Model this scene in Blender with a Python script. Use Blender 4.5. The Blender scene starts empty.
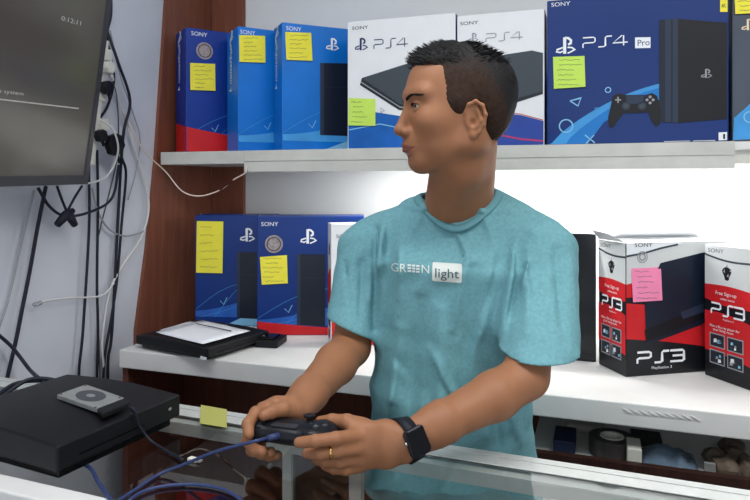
import bpy, bmesh, math, random
import numpy as np
from mathutils import Vector, Matrix, noise
from mathutils.bvhtree import BVHTree
random.seed(7)
SC = bpy.context.scene
COL = SC.collection
R = math.radians

# ------------------------------------------------------------------ camera, world, light, exposure
FPX, CX, HY, CAMZ, YAW = 640.0, 375.0, 184.0, 1.45, R(19.2)
cam_d = bpy.data.cameras.new('camera'); cam = bpy.data.objects.new('camera', cam_d); COL.objects.link(cam)
cam.location = (0, 0, CAMZ); cam.rotation_euler = (R(90), 0, YAW)
cam_d.sensor_width = 36; cam_d.lens = 36 * FPX / 750; cam_d.shift_y = -(250 - HY) / 750; cam_d.clip_start = .01
SC.camera = cam
w = bpy.data.worlds.new('world'); SC.world = w; w.use_nodes = True
w.node_tree.nodes['Background'].inputs[0].default_value = (.80, .88, 1, 1)
w.node_tree.nodes['Background'].inputs[1].default_value = .55

def area(name, loc, rot, sx, sy, power, col=(1, 1, 1)):
    l = bpy.data.lights.new(name, 'AREA'); l.shape = 'RECTANGLE'; l.size = sx; l.size_y = sy; l.energy = power; l.color = col
    o = bpy.data.objects.new(name, l); COL.objects.link(o); o.location = loc; o.rotation_euler = rot
    return o
area('ceiling_light_panel', (.9, .5, 2.68), (0, 0, 0), 1.3, .5, 24, (1, .98, .95))
area('ceiling_light_tube', (-.55, .55, 2.68), (0, 0, 0), 1.2, .5, 18, (.95, .97, 1))
area('front_fill_light', (-.3, -2.4, 1.65), (R(88), 0, 0), 3.0, 1.6, 27, (.93, .97, 1))  # added fill from behind the camera, set low to reach under the shelf
area('under_shelf_light', (0, 1.885, 1.500), (R(10), 0, 0), 1.4, .02, 9, (1, .99, .97))
vs = SC.view_settings
vs.view_transform = 'Standard'; vs.look = 'None'; vs.gamma = 1; vs.use_curve_mapping = False; vs.exposure = 0.0

# ------------------------------------------------------------------ projection helpers (camera 2D frame <-> place)
S_, C_ = math.sin(YAW), math.cos(YAW)
RT = Vector((C_, S_, 0)); FW = Vector((-S_, C_, 0)); O = Vector((0, 0, CAMZ))
def ray(px, py): return FW + RT * ((px - CX) / FPX) + Vector((0, 0, (HY - py) / FPX))
def P(px, py, Y): d = ray(px, py); return O + d * (Y / d.y)
def W(px, py, X): d = ray(px, py); return O + d * (X / d.x)
def G(px, py, z): d = ray(px, py); return O + d * ((z - CAMZ) / d.z)
def D(px, py, dep): return O + ray(px, py) * dep
def CF(px, py, dep): return np.array([(px - CX) / FPX * dep, dep, (HY - py) / FPX * dep])   # metres right, ahead, up
ROT = np.array([[C_, -S_, 0], [S_, C_, 0], [0, 0, 1]])

# ------------------------------------------------------------------ materials
def lin(c):
    return tuple(((x / 255) / 12.92 if x / 255 <= .04045 else ((x / 255 + .055) / 1.055) ** 2.4) for x in c[:3]) + (1,)
MATS = {}
def mat(name, col, rough=.5, metal=0, spec=.28, var=0, vscale=20, bump=0, bscale=60, emit=0, trans=0, coat=0, sss=0):
    if name in MATS: return MATS[name]
    m = bpy.data.materials.new(name); m.use_nodes = True; nt = m.node_tree; b = nt.nodes['Principled BSDF']
    b.inputs['Roughness'].default_value = rough; b.inputs['Metallic'].default_value = metal
    b.inputs['Specular IOR Level'].default_value = spec; b.inputs['Coat Weight'].default_value = coat
    b.inputs['Coat Roughness'].default_value = .12
    b.inputs['Transmission Weight'].default_value = trans
    if sss:
        b.inputs['Subsurface Weight'].default_value = sss; b.inputs['Subsurface Radius'].default_value = (.012, .005, .003); b.inputs['Subsurface Scale'].default_value = 1
    tc = nt.nodes.new('ShaderNodeTexCoord')
    c = lin(col)
    if var:
        n = nt.nodes.new('ShaderNodeTexNoise'); n.inputs['Scale'].default_value = vscale; n.inputs['Detail'].default_value = 4
        nt.links.new(tc.outputs['Object'], n.inputs['Vector'])
        r = nt.nodes.new('ShaderNodeValToRGB'); r.color_ramp.elements[0].position = .3; r.color_ramp.elements[1].position = .7
        r.color_ramp.elements[0].color = tuple(x * (1 - var) for x in c[:3]) + (1,)
        r.color_ramp.elements[1].color = tuple(min(1, x * (1 + var)) for x in c[:3]) + (1,)
        nt.links.new(n.outputs['Fac'], r.inputs['Fac']); nt.links.new(r.outputs['Color'], b.inputs['Base Color'])
    else: b.inputs['Base Color'].default_value = c
    if bump:
        n2 = nt.nodes.new('ShaderNodeTexNoise'); n2.inputs['Scale'].default_value = bscale; n2.inputs['Detail'].default_value = 3
        nt.links.new(tc.outputs['Object'], n2.inputs['Vector'])
        bp = nt.nodes.new('ShaderNodeBump'); bp.inputs['Strength'].default_value = bump; bp.inputs['Distance'].default_value = .002
        nt.links.new(n2.outputs['Fac'], bp.inputs['Height']); nt.links.new(bp.outputs['Normal'], b.inputs['Normal'])
    if emit:
        b.inputs['Emission Color'].default_value = c; b.inputs['Emission Strength'].default_value = emit
    MATS[name] = m; return m

def wood(name, c1, c2, rough=.45, sc=(14, 14, 1.2)):
    m = mat(name, c1, rough); nt = m.node_tree; b = nt.nodes['Principled BSDF']
    tc = nt.nodes.new('ShaderNodeTexCoord'); mp = nt.nodes.new('ShaderNodeMapping'); mp.inputs['Scale'].default_value = sc
    n = nt.nodes.new('ShaderNodeTexNoise'); n.inputs['Scale'].default_value = 3; n.inputs['Detail'].default_value = 8; n.inputs['Distortion'].default_value = .6
    r = nt.nodes.new('ShaderNodeValToRGB'); r.color_ramp.elements[0].position = .35; r.color_ramp.elements[1].position = .68
    r.color_ramp.elements[0].color = lin(c1); r.color_ramp.elements[1].color = lin(c2)
    nt.links.new(tc.outputs['Object'], mp.inputs[0]); nt.links.new(mp.outputs[0], n.inputs['Vector'])
    nt.links.new(n.outputs['Fac'], r.inputs['Fac']); nt.links.new(r.outputs['Color'], b.inputs['Base Color'])
    return m

def glass(name, tint=(235, 245, 240), ior=1.5, rough=.02, tr=.9):
    m = bpy.data.materials.new(name); m.use_nodes = True; nt = m.node_tree; nt.nodes.clear()
    o = nt.nodes.new('ShaderNodeOutputMaterial'); mx = nt.nodes.new('ShaderNodeMixShader')
    t = nt.nodes.new('ShaderNodeBsdfTransparent'); t.inputs[0].default_value = tuple(x * tr for x in lin(tint)[:3]) + (1,)
    g = nt.nodes.new('ShaderNodeBsdfGlossy'); g.inputs['Roughness'].default_value = rough; g.inputs['Color'].default_value = (.95, .98, 1, 1)
    f = nt.nodes.new('ShaderNodeFresnel'); f.inputs[0].default_value = ior
    ge = nt.nodes.new('ShaderNodeNewGeometry'); sb_ = nt.nodes.new('ShaderNodeMath'); sb_.operation = 'SUBTRACT'; sb_.inputs[0].default_value = 1; ml = nt.nodes.new('ShaderNodeMath'); ml.operation = 'MULTIPLY'
    nt.links.new(ge.outputs['Backfacing'], sb_.inputs[1]); nt.links.new(f.outputs[0], ml.inputs[0]); nt.links.new(sb_.outputs[0], ml.inputs[1])
    nt.links.new(ml.outputs[0], mx.inputs[0]); nt.links.new(t.outputs[0], mx.inputs[1]); nt.links.new(g.outputs[0], mx.inputs[2])
    nt.links.new(mx.outputs[0], o.inputs[0]); return m

WHITE_BOARD = mat('white_board', (222, 222, 220), .45, var=.05, vscale=9, bump=.15, bscale=30)
FASCIA = mat('painted_fascia', (196, 196, 190), .5, var=.07, vscale=14, bump=.3, bscale=25)
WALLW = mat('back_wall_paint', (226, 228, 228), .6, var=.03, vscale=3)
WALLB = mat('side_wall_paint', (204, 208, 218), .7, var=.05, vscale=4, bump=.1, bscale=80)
WOOD = wood('brown_veneer', (118, 70, 54), (134, 82, 64), .4)
DWOOD = wood('dark_veneer', (92, 52, 42), (110, 64, 50))
ALU = mat('aluminium', (188, 192, 190), .35, .15, var=.05, vscale=30)
BLACKP = mat('black_plastic', (20, 20, 24), .45, bump=.15, bscale=500)
BLACKG = mat('gloss_black_plastic', (10, 10, 12), .2)
GREYP = mat('grey_plastic', (70, 72, 78), .4)
CABLEB = mat('black_rubber', (28, 31, 44), .5)
CABLEG = mat('grey_rubber', (150, 152, 158), .5)
CABLEW = mat('white_rubber', (205, 205, 205), .5)
CABLEN = mat('blue_rubber', (50, 62, 102), .4)
WPLAST = mat('white_plastic', (214, 213, 202), .45)
PAPER = mat('white_paper', (232, 234, 240), .7, var=.02)
YEL = mat('yellow_note', (236, 226, 70), .7, var=.04, vscale=30)
GRN = mat('green_note', (194, 226, 96), .7, var=.04, vscale=30)
PNK = mat('pink_note', (240, 138, 178), .7, var=.04, vscale=30)
INK = mat('pen_ink', (110, 116, 90), .8)
WHITEP = mat('white_print', (232, 236, 240), .5)
NAVYP = mat('navy_print', (34, 44, 96), .5)
BLKP = mat('black_print', (22, 23, 28), .4)
GREYPR = mat('grey_print', (150, 152, 158), .5)
FOIL = mat('hologram_foil', (150, 140, 140), .35, .4, var=.35, vscale=160)

# ------------------------------------------------------------------ mesh helpers
class MB:
    def __init__(s): s.v = []; s.f = []; s.m = []; s.mats = []
    def mi(s, m):
        if m not in s.mats: s.mats.append(m)
        return s.mats.index(m)
    def add(s, vs, fs, m):
        b = len(s.v); s.v += [Vector(q) for q in vs]; k = s.mi(m)
        for f in fs: s.f.append(tuple(b + i for i in f)); s.m.append(k)
        return s
    def box(s, lo, hi, m):
        x0, y0, z0 = lo; x1, y1, z1 = hi
        v = [(x0, y0, z0), (x1, y0, z0), (x1, y1, z0), (x0, y1, z0), (x0, y0, z1), (x1, y0, z1), (x1, y1, z1), (x0, y1, z1)]
        return s.add(v, [(0, 3, 2, 1), (4, 5, 6, 7), (0, 1, 5, 4), (1, 2, 6, 5), (2, 3, 7, 6), (3, 0, 4, 7)], m)
    def prism(s, pts, off, m):
        n = len(pts); off = Vector(off); p = [Vector(q) for q in pts]
        return s.add(p + [q + off for q in p], [tuple(range(n))[::-1], tuple(range(n, 2 * n))] + [(i, (i + 1) % n, n + (i + 1) % n, n + i) for i in range(n)], m)
    def tube(s, pts, r, m, n=8, caps=True):
        pts = [Vector(p) for p in pts]; rs = r if isinstance(r, (list, tuple)) else [r] * len(pts)
        vs = []; fs = []; a = None
        for i, p in enumerate(pts):
            t = (pts[min(i + 1, len(pts) - 1)] - pts[max(i - 1, 0)]).normalized()
            if a is None: a = t.orthogonal().normalized()
            a = (a - t * a.dot(t)).normalized(); b = t.cross(a)
            for k in range(n):
                th = 2 * math.pi * k / n; vs.append(p + (a * math.cos(th) + b * math.sin(th)) * rs[i])
        for i in range(len(pts) - 1):
            for k in range(n): fs.append((i * n + k, i * n + (k + 1) % n, (i + 1) * n + (k + 1) % n, (i + 1) * n + k))
        if caps: fs += [tuple(range(n))[::-1], tuple(range((len(pts) - 1) * n, len(pts) * n))]
        return s.add(vs, fs, m)
    def build(s, name, parent=None, smooth=False, bevel=0, seg=2):
        me = bpy.data.meshes.new(name); v = s.v
        if parent is not None:
            Mi = parent['_mi'] if False else MINV[parent.name]
            v = [Mi @ q for q in v]
        me.from_pydata([tuple(q) for q in v], [], s.f)
        for m in s.mats: me.materials.append(m)
        me.polygons.foreach_set('material_index', s.m)
        if smooth: me.polygons.foreach_set('use_smooth', [True] * len(me.polygons))
        me.update()
        o = bpy.data.objects.new(name, me); COL.objects.link(o)
        if parent is not None: o.parent = parent
        if bevel:
            b = o.modifiers.new('bevel', 'BEVEL'); b.width = bevel; b.segments = seg; b.limit_method = 'ANGLE'; b.angle_limit = R(40)
        return o
MINV = {}
def world_m(loc, rz): return Matrix.Translation(loc) @ Matrix.Rotation(rz, 4, 'Z')
def tag(o, label=None, cat=None, group=None, kind=None):
    if label: o['label'] = label
    if cat: o['category'] = cat
    if group: o['group'] = group
    if kind: o['kind'] = kind
    return o
def thing(name, label, cat, loc, rz=0, group=None):
    o = bpy.data.objects.new(name, None); COL.objects.link(o); o.empty_display_size = .05
    o.location = loc; o.rotation_euler = (0, 0, rz); MINV[o.name] = world_m(Vector(loc), rz).inverted()
    return tag(o, label, cat, group)
def struct(name, mb, **k): return tag(mb.build(name, **k), kind='structure')
def smooth_path(pts, n=8):
    pts = [Vector(p) for p in pts]; q = [pts[0] * 2 - pts[1]] + pts + [pts[-1] * 2 - pts[-2]]; out = []
    for i in range(1, len(q) - 2):
        for k in range(n):
            t = k / n; a, b, c, d = q[i - 1:i + 3]
            out.append(.5 * ((2 * b) + (c - a) * t + (2 * a - 5 * b + 4 * c - d) * t * t + (3 * b - a - 3 * c + d) * t ** 3))
    return out + [pts[-1]]
def text_mesh(s, size=1.0):
    c = bpy.data.curves.new('t', 'FONT'); c.body = s; c.size = size; c.resolution_u = 3
    o = bpy.data.objects.new('t', c); COL.objects.link(o)
    dg = bpy.context.evaluated_depsgraph_get(); me = bpy.data.meshes.new_from_object(o.evaluated_get(dg))
    v = [tuple(x.co) for x in me.vertices]; f = [tuple(p.vertices) for p in me.polygons]
    bpy.data.objects.remove(o); bpy.data.curves.remove(c); bpy.data.meshes.remove(me)
    return v, f
def ribbon(pts, wd):
    pts = [Vector((p[0], p[1])) for p in pts]; L = []; Rr = []
    for i, p in enumerate(pts):
        t = (pts[min(i + 1, len(pts) - 1)] - pts[max(i - 1, 0)]);
        if t.length < 1e-9: t = Vector((1, 0))
        t.normalize(); nrm = Vector((-t.y, t.x)); k = 1
        if 0 < i < len(pts) - 1:
            t2 = (pts[i + 1] - p).normalized(); k = 1 / max(.5, abs(t.dot(t2)))
        L.append(p + nrm * wd / 2 * k); Rr.append(p - nrm * wd / 2 * k)
    n = len(pts)
    return [tuple(q) for q in L + Rr], [(n + i, n + i + 1, i + 1, i) for i in range(n - 1)]

# glyph strokes, unit height
GL = {'P': [[(0, 1), (.72, 1), (.84, .9), (.84, .58), (.72, .47), (.12, .47), (0, .38), (0, 0)]],
      'S': [[(.85, 1), (.5, 1), (.4, .9), (.4, .1), (.3, 0), (-.08, 0)]],
      '4': [[(.62, 1), (.0, .3), (1.0, .3)], [(.72, 1), (.72, 0)]],
      '3': [[(0, 1), (.78, 1), (.88, .9), (.88, .1), (.78, 0), (0, 0)], [(.15, .52), (.88, .52)]]}
SYM = [([(-.02, -.12), (-.02, .98)], .2), ([(0, .95), (.22, .9), (.38, .75), (.36, .55), (.2, .47)], .15),
       ([(-.14, .3), (-.5, .18), (-.55, .04), (-.3, -.02), (-.14, .06)], .1), ([(.16, .3), (.45, .26), (.62, .12), (.4, .0), (.16, -.1)], .1)]

class Face:
    "a printed face of a carton: o lower-left corner, ux along it, n outward"
    def __init__(s, o, ux, n): s.o = Vector(o); s.u = Vector(ux); s.n = Vector(n); s.mb = MB()
    def uv(s, px, py):
        d = ray(px, py); t = (s.o - O).dot(s.n) / d.dot(s.n); q = O + d * t - s.o
        a, b = q.dot(s.u), q.z
        return min(max(a, .001), getattr(s, 'w', 9) - .001), min(max(b, .0015), getattr(s, 'h', 9) - .001)
    def pt(s, u, v, e): return s.o + s.u * u + Vector((0, 0, v)) + s.n * e
    def raw(s, vs, fs, m, lay, mb=None): (mb or s.mb).add([s.pt(a, b, .0003 + .0003 * lay) for a, b in vs], fs, m)
    def poly(s, pts, m, lay=1, mb=None): s.raw([s.uv(*p) for p in pts], [tuple(range(len(pts)))], m, lay, mb)
    def upoly(s, pts, m, lay=1, mb=None): s.raw(pts, [tuple(range(len(pts)))], m, lay, mb)
    def ell(s, px, py, r, m, lay=2, n=20, ring=0):
        u, v = s.uv(px, py); u2, _ = s.uv(px, py + r); _, v2 = s.uv(px, py + r); k = abs(v - v2)
        c = [(math.cos(2 * math.pi * i / n), math.sin(2 * math.pi * i / n)) for i in range(n)]
        if ring: s.raw([(u + a * k, v + b * k) for a, b in c] + [(u + a * k * ring, v + b * k * ring) for a, b in c], [(i, (i + 1) % n, n + (i + 1) % n, n + i) for i in range(n)], m, lay)
        else: s.raw([(u + a * k, v + b * k) for a, b in c], [tuple(range(n))], m, lay)
    def stroke(s, pts, wd, m, lay=2):
        v, f = ribbon([s.uv(*p) for p in pts], wd); s.raw(v, f, m, lay)
    def text(s, t, px, py, hpx, m, lay=2, sx=1, rot=0, wpx=None, mb=None):
        u, v = s.uv(px, py); _, v2 = s.uv(px, py - hpx); h = abs(v2 - v)
        vs, fs = text_mesh(t, h / .69)
        if wpx:
            wd = max(a for a, b, c in vs) - min(a for a, b, c in vs); sx = (s.uv(px + wpx, py)[0] - u) / wd
        c, q = math.cos(rot), math.sin(rot)
        s.raw([(u + a * sx * c - b * q, v + a * sx * q + b * c) for a, b, _ in vs], fs, m, lay, mb)
    def glyphs(s, t, px0, px1, py, hpx, m, wd=.13, lay=2, rot=0):
        u0, v0 = s.uv(px0, py); u1, _ = s.uv(px1, py); _, v1 = s.uv(px0, py - hpx); h = v1 - v0
        adv = {'P': 1.05, 'S': .98, '4': 1.0, '3': .9}; tot = sum(adv[c] for c in t); k = (u1 - u0) / tot; x = 0
        c_, q_ = math.cos(rot), math.sin(rot)
        for ch in t:
            for st in GL[ch]:
                pts = [((a * .98 + x + (.08 if ch == 'S' else 0)) * k, b * h) for a, b in st]
                pts = [(a * c_ - b * q_ + u0, a * q_ + b * c_ + v0) for a, b in pts]
                v, f = ribbon(pts, wd * h); s.raw(v, f, m, lay)
            x += adv[ch]
    def symbol(s, px, py, hpx, m, lay=2):
        u0, v0 = s.uv(px, py); _, v1 = s.uv(px, py - hpx); h = v1 - v0
        for pts, wd in SYM:
            v, f = ribbon([(u0 + a * h, v0 + b * h) for a, b in pts], wd * h); s.raw(v, f, m, lay)

def note(face, root, q, m, tint='yellow', lines=6):
    "sticky price note with handwriting"
    mb = MB(); x0 = min(p[0] for p in q); x1 = max(p[0] for p in q); y0 = min(p[1] for p in q); y1 = max(p[1] for p in q)
    c = [face.uv(*p) for p in q]; k = [face.pt(a, b, .0012) for a, b in c]
    k[2] = k[2] + face.n * .004; k[3] = k[3] + face.n * .003
    mb.prism(k, face.n * .0004, m)
    for i in range(lines):
        yy = y0 + (i + .8) / (lines + .6) * (y1 - y0); wdx = (x1 - x0) * random.uniform(.35, .75); xs = x0 + (x1 - x0) * random.uniform(.1, .2)
        n = 14; pts = [(xs + wdx * j / n, yy + random.uniform(-.7, .7)) for j in range(n + 1)]
        v, f = ribbon([face.uv(*p) for p in pts], .0011)
        e = .0022 + .0035 * (yy - y0) / (y1 - y0)
        mb.add([face.pt(a, b, e) for a, b in v], f, INK)
    return mb.build('price_note', root)

def carton(name, label, A, phi, wd, h, dp, mfront, mside, mtop=None, group=None, z0=None):
    "closed carton: A front-left-bottom corner (world), phi turn"
    ux = Vector((math.cos(phi), math.sin(phi), 0)); uy = Vector((-math.sin(phi), math.cos(phi), 0)); A = Vector(A)
    root = thing(name, label, 'box', A + ux * wd / 2 + uy * dp / 2, phi, group)
    mb = MB(); z = Vector((0, 0, h)); a, b, c, d = A, A + ux * wd, A + ux * wd + uy * dp, A + uy * dp
    # slight bulge of the carton's faces
    mb.add([a, b, c, d, a + z, b + z, c + z, d + z], [(0, 1, 5, 4)], mfront)
    mb.add([a, b, c, d, a + z, b + z, c + z, d + z], [(1, 2, 6, 5), (2, 3, 7, 6), (3, 0, 4, 7), (0, 3, 2, 1)], mside)
    mb.add([a, b, c, d, a + z, b + z, c + z, d + z], [(4, 5, 6, 7)], mtop or mside)
    o = mb.build('carton_body', root); 
    bm = bmesh.new(); bm.from_mesh(o.data); bmesh.ops.remove_doubles(bm, verts=bm.verts, dist=1e-5); bm.to_mesh(o.data); bm.free()
    bv = o.modifiers.new('bevel', 'BEVEL'); bv.width = .0025; bv.segments = 2
    F = Face(a, ux, -uy); Sd = Face(d, -uy, -ux)
    Sd.len = dp; F.w = wd; F.h = Sd.h = h; F.root = Sd.root = root
    return root, F, Sd

# ================================================================== SETTING
ZG, ZL, ZU = 1.0, .9675, 1.557            # glass top, lower shelf top, upper shelf top
XW, YB = -1.43, 2.16                      # left wall plane, back wall plane
struct('floor', MB().box((XW - .1, -3, -.05), (2.6, YB + .1, 0), mat('floor_tile', (150, 146, 140), .4, var=.06, vscale=6)))
struct('ceiling', MB().box((XW - .1, -3, 2.72), (2.6, YB + .1, 2.77), mat('ceiling_paint', (225, 225, 222), .7)))
struct('wall_back', MB().box((XW - .1, YB, 0), (2.6, YB + .1, 2.72), WALLW))
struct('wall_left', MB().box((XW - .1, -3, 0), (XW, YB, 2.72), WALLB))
# ------------------------------------------------------------------ shelf unit against the back wall
unit = thing('shelf_unit', 'white painted wall shelf unit with brown wooden left side behind the seller', 'shelf', (-.2, 1.9, 0))
mb = MB()
g = lambda px, py: W(px, py, XW + .012)
mb.prism([g(171, -60), g(166.5, 0), g(156, 160), g(147, 250), g(136.5, 330), (XW + .012, 1.70, .0), (XW + .012, YB - .02, .0), (XW + .012, YB - .02, 2.6), (XW + .012, g(171, -60).y, 2.6)], (-.0118, 0, 0), WOOD)
mb.build('side_panel', unit)
xb = P(243, 200, YB - .02).x
MB().box((XW + .013, YB - .02, 0.0), (xb, YB - .001, 2.6), WOOD).build('back_panel', unit)
xr = P(735, 150, 1.80).x
MB().box((P(244, 150, 1.8).x, 1.80, ZU - .068), (xr, 1.822, ZU), FASCIA).box((P(244, 150, 1.8).x, 1.797, ZU - .034), (xr, 1.80, ZU - .0325), FASCIA).build('upper_shelf_fascia', unit, bevel=.002)
MB().box((P(160.5, 150, 1.80).x, 1.80, ZU - .042), (P(244, 150, 1.8).x - .001, 2.13, ZU), FASCIA).build('shelf_end_board', unit, bevel=.002)
MB().box((P(244, 150, 1.8).x, 1.822, ZU - .02), (1.90, YB - .001, ZU), WHITE_BOARD).build('upper_shelf', unit)
MB().box((xr + .004, 1.835, ZU - .055), (1.90, 1.85, ZU - .004), FASCIA).build('shelf_batten', unit)
xl = P(119, 355, 1.515).x
mb = MB().box((xl, 1.515, ZL - .052), (1.90, YB - .001, ZL), WHITE_BOARD)
mb.build('lower_shelf', unit, bevel=.003)
# torn edge band strips on the lower shelf front
mb = MB(); random.seed(3)
for k in range(9):
    x = 622 + k * 8.5; p0 = P(x, 408 + k * .9, 1.5145); p1 = P(x + 11, 414 + k * .9, 1.5142)
    mb.tube([p0, (p0 + p1) / 2 + Vector((0, -.003, .001)), p1], [.0006, .0016, .0005], WHITE_BOARD, 5)
mb.build('torn_edge_band', unit)
xd = P(548, 440, 1.82).x
MB().box((XW + .013, 1.80, 0), (xd, 1.82, ZL - .053), DWOOD).build('lower_panel', unit)
MB().box((xl, 1.53, .0), (xl + .02, 1.80, ZL - .053), DWOOD).build('side_leg_panel', unit)
MB().box((xd, 1.82, 0), (1.90, 1.835, ZL - .053), WHITE_BOARD).build('lower_back_panel', unit)
zb = 1.45 - .612
MB().box((xd - .02, 1.49, zb - .09), (1.90, 1.51, zb + .004), wood('shelf_edge_veneer', (50, 30, 27), (66, 42, 36))).box((xd - .02, 1.51, zb - .035), (1.90, 1.819, zb - .02), WHITE_BOARD).build('bottom_shelf', unit)
MB().box((1.902, 1.515, 0), (1.922, YB - .001, 2.6), WOOD).build('side_panel', unit)
# lamp tube behind the fascia
t = thing('tube_lamp', 'white fluorescent tube fixed under the upper shelf behind its edge board', 'lamp', (.1, 1.85, ZU - .02))
MB().box((-.72, 1.87, ZU - .035), (.72, 1.90, ZU - .0201), WPLAST).build('lamp_housing', t)
MB().tube([(-.70, 1.885, ZU - .045), (.70, 1.885, ZU - .045)], .009, mat('tube_glow', (255, 252, 245), .4, emit=9), 12).build('lamp_tube', t, smooth=True)

# ------------------------------------------------------------------ glass display counter
YF, YK = .705, 1.052
cnt = thing('display_counter', 'aluminium framed glass display counter in front of the seller', 'counter', (0, .89, 0)); cnt.rotation_euler.z = R(-2)
x0c, x1c = XW + .022, 1.6
GT = glass('counter_glass', (250, 251, 250), 2.0, .015, 1.0)
MB().box((x0c, YF + .012, ZG - .006), (x1c, YK - .004, ZG), GT).build('glass_top', cnt)
mb = MB()
mb.box((x0c, YF - .03, ZG - .045), (x1c, YF + .01, ZG + .002), WHITE_BOARD)
mb.build('front_rail', cnt, bevel=.003)
MB().box((x0c, YK, ZG - .03), (x1c, YK + .018, ZG + .003), ALU).box((x0c, YK - .045, ZG - .03), (x1c, YK - .001, ZG - .0065), ALU).box((x0c, YK - .03, ZG - .0055 + .006), (x1c, YK - .0005, ZG + .002), ALU).build('back_rail', cnt, bevel=.0015)
for xx in (277, 345):
    a = P(xx, 470, YK - .02); b = P(xx + (9 if xx == 277 else 12), 470, YK - .02)
    MB().box((a.x, YK - .028, .25), (b.x, YK - .012, ZG - .031), mat('white_post', (214, 216, 212), .4)).build('post', cnt)
a = P(286, 470, YK - .02).x; b = P(345, 470, YK - .02).x
MB().box((a + .001, YK - .022, .3), (b - .001, YK - .018, ZG - .032), glass('door_glass', (200, 206, 198), 1.6, .05, .9)).build('sliding_door', cnt)
MB().box((x0c, YF + .012, .60), (x1c, YK - .05, .612), mat('counter_deck', (58, 48, 44), .4, var=.1)).build('inner_deck', cnt)
MB().box((x0c, YF - .03, 0), (x1c, YF - .012, ZG - .046), mat('counter_front', (205, 207, 205), .4)).build('front_panel', cnt)
MB().box((x0c, YF - .01, 0), (x1c, YK - .03, .08), DWOOD).build('plinth', cnt)
for xx in (x0c, x1c - .03): MB().box((xx, YF - .01, .081), (xx + .03, YK - .05, ZG - .05), ALU).build('corner_post', cnt)
MB().prism([G(190, 409, ZG + .0032), G(217, 413.5, ZG + .0032), G(218, 432, ZG + .0032), G(190, 428, ZG + .0032)], (0, 0, .0006), mat('yellow_tape', (168, 168, 92), .6)).build('tape_patch', cnt)
# white papers lying inside the counter, on a glass inner shelf
MB().box((-.25, YF + .015, .925), (x1c - .05, YK - .06, .931), glass('inner_glass', (230, 240, 236), 1.3, .02, .97)).build('inner_shelf', cnt)
def sheet(name, label, quad, z, th=.0008, m=PAPER, cat='paper', crease=.004):
    q = [G(px, py, z) for px, py in quad]; mb = MB(); n = 8; vs = []
    for i in range(n + 1):
        for j in range(n + 1):
            u, v = i / n, j / n
            p = q[0] * (1 - u) * (1 - v) + q[1] * u * (1 - v) + q[2] * u * v + q[3] * (1 - u) * v
            p = p.copy(); p.z = z + th + crease * abs(noise.noise(Vector((u * 2.5, v * 2.5, z * 9 + quad[0][0]))))
            vs.append(p)
    mb.add(vs, [(i * (n + 1) + j, (i + 1) * (n + 1) + j, (i + 1) * (n + 1) + j + 1, i * (n + 1) + j + 1) for i in range(n) for j in range(n)], m)
    o = mb.build(name, smooth=True); s = o.modifiers.new('s', 'SOLIDIFY'); s.thickness = th * .9
    return tag(o, label, cat)
sheet('paper_sheet', 'white paper sheet inside the counter, left of the two near the right end', [(541, 478), (640, 490), (650, 540), (545, 530)], .9315, crease=.006)
sheet('paper_sheet', 'wider white paper sheet inside the counter at the right end of the photo', [(655, 491), (800, 508), (810, 560), (665, 548)], .9315, crease=.008)

# ================================================================== CARTONS
BLU1 = mat('deep_blue_card', (8, 52, 142), .4, coat=.06, var=.10, vscale=7)
BLU2 = mat('bright_blue_card', (0, 110, 200), .4, coat=.06, var=.10, vscale=7)
BLU3 = mat('royal_blue_card', (4, 46, 118), .4, coat=.06, var=.06, vscale=7)
BLU4 = mat('pro_blue_card', (8, 46, 112), .4, coat=.05, var=.05, vscale=5)
LBL = mat('light_blue_print', (66, 150, 214), .4, var=.15, vscale=12)
LBL2 = mat('pale_blue_print', (130, 190, 226), .4)
REDP = mat('red_print', (200, 34, 40), .4, var=.1, vscale=12)
WCARD = mat('white_card', (226, 228, 230), .4, coat=.2, var=.02)
GCARD = mat('grey_card', (205, 208, 208), .45)
BCARD = mat('black_card', (22, 23, 28), .35, coat=.2)
SLATE = mat('slate_print', (62, 70, 78), .4)
SLATE2 = mat('dark_slate_print', (36, 42, 50), .4)
SLATE3 = mat('slate_card', (70, 78, 92), .4, coat=.2, var=.08, vscale=6)
PNAVY = mat('picture_navy', (24, 32, 48), .35)
PNAVY2 = mat('picture_edge', (40, 52, 72), .35)
GP = 'console cartons on the upper shelf'; GPL = 'console cartons on the lower shelf'

def at(px, Y, z): p = P(px, 200, Y); p.z = z; return p

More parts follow.
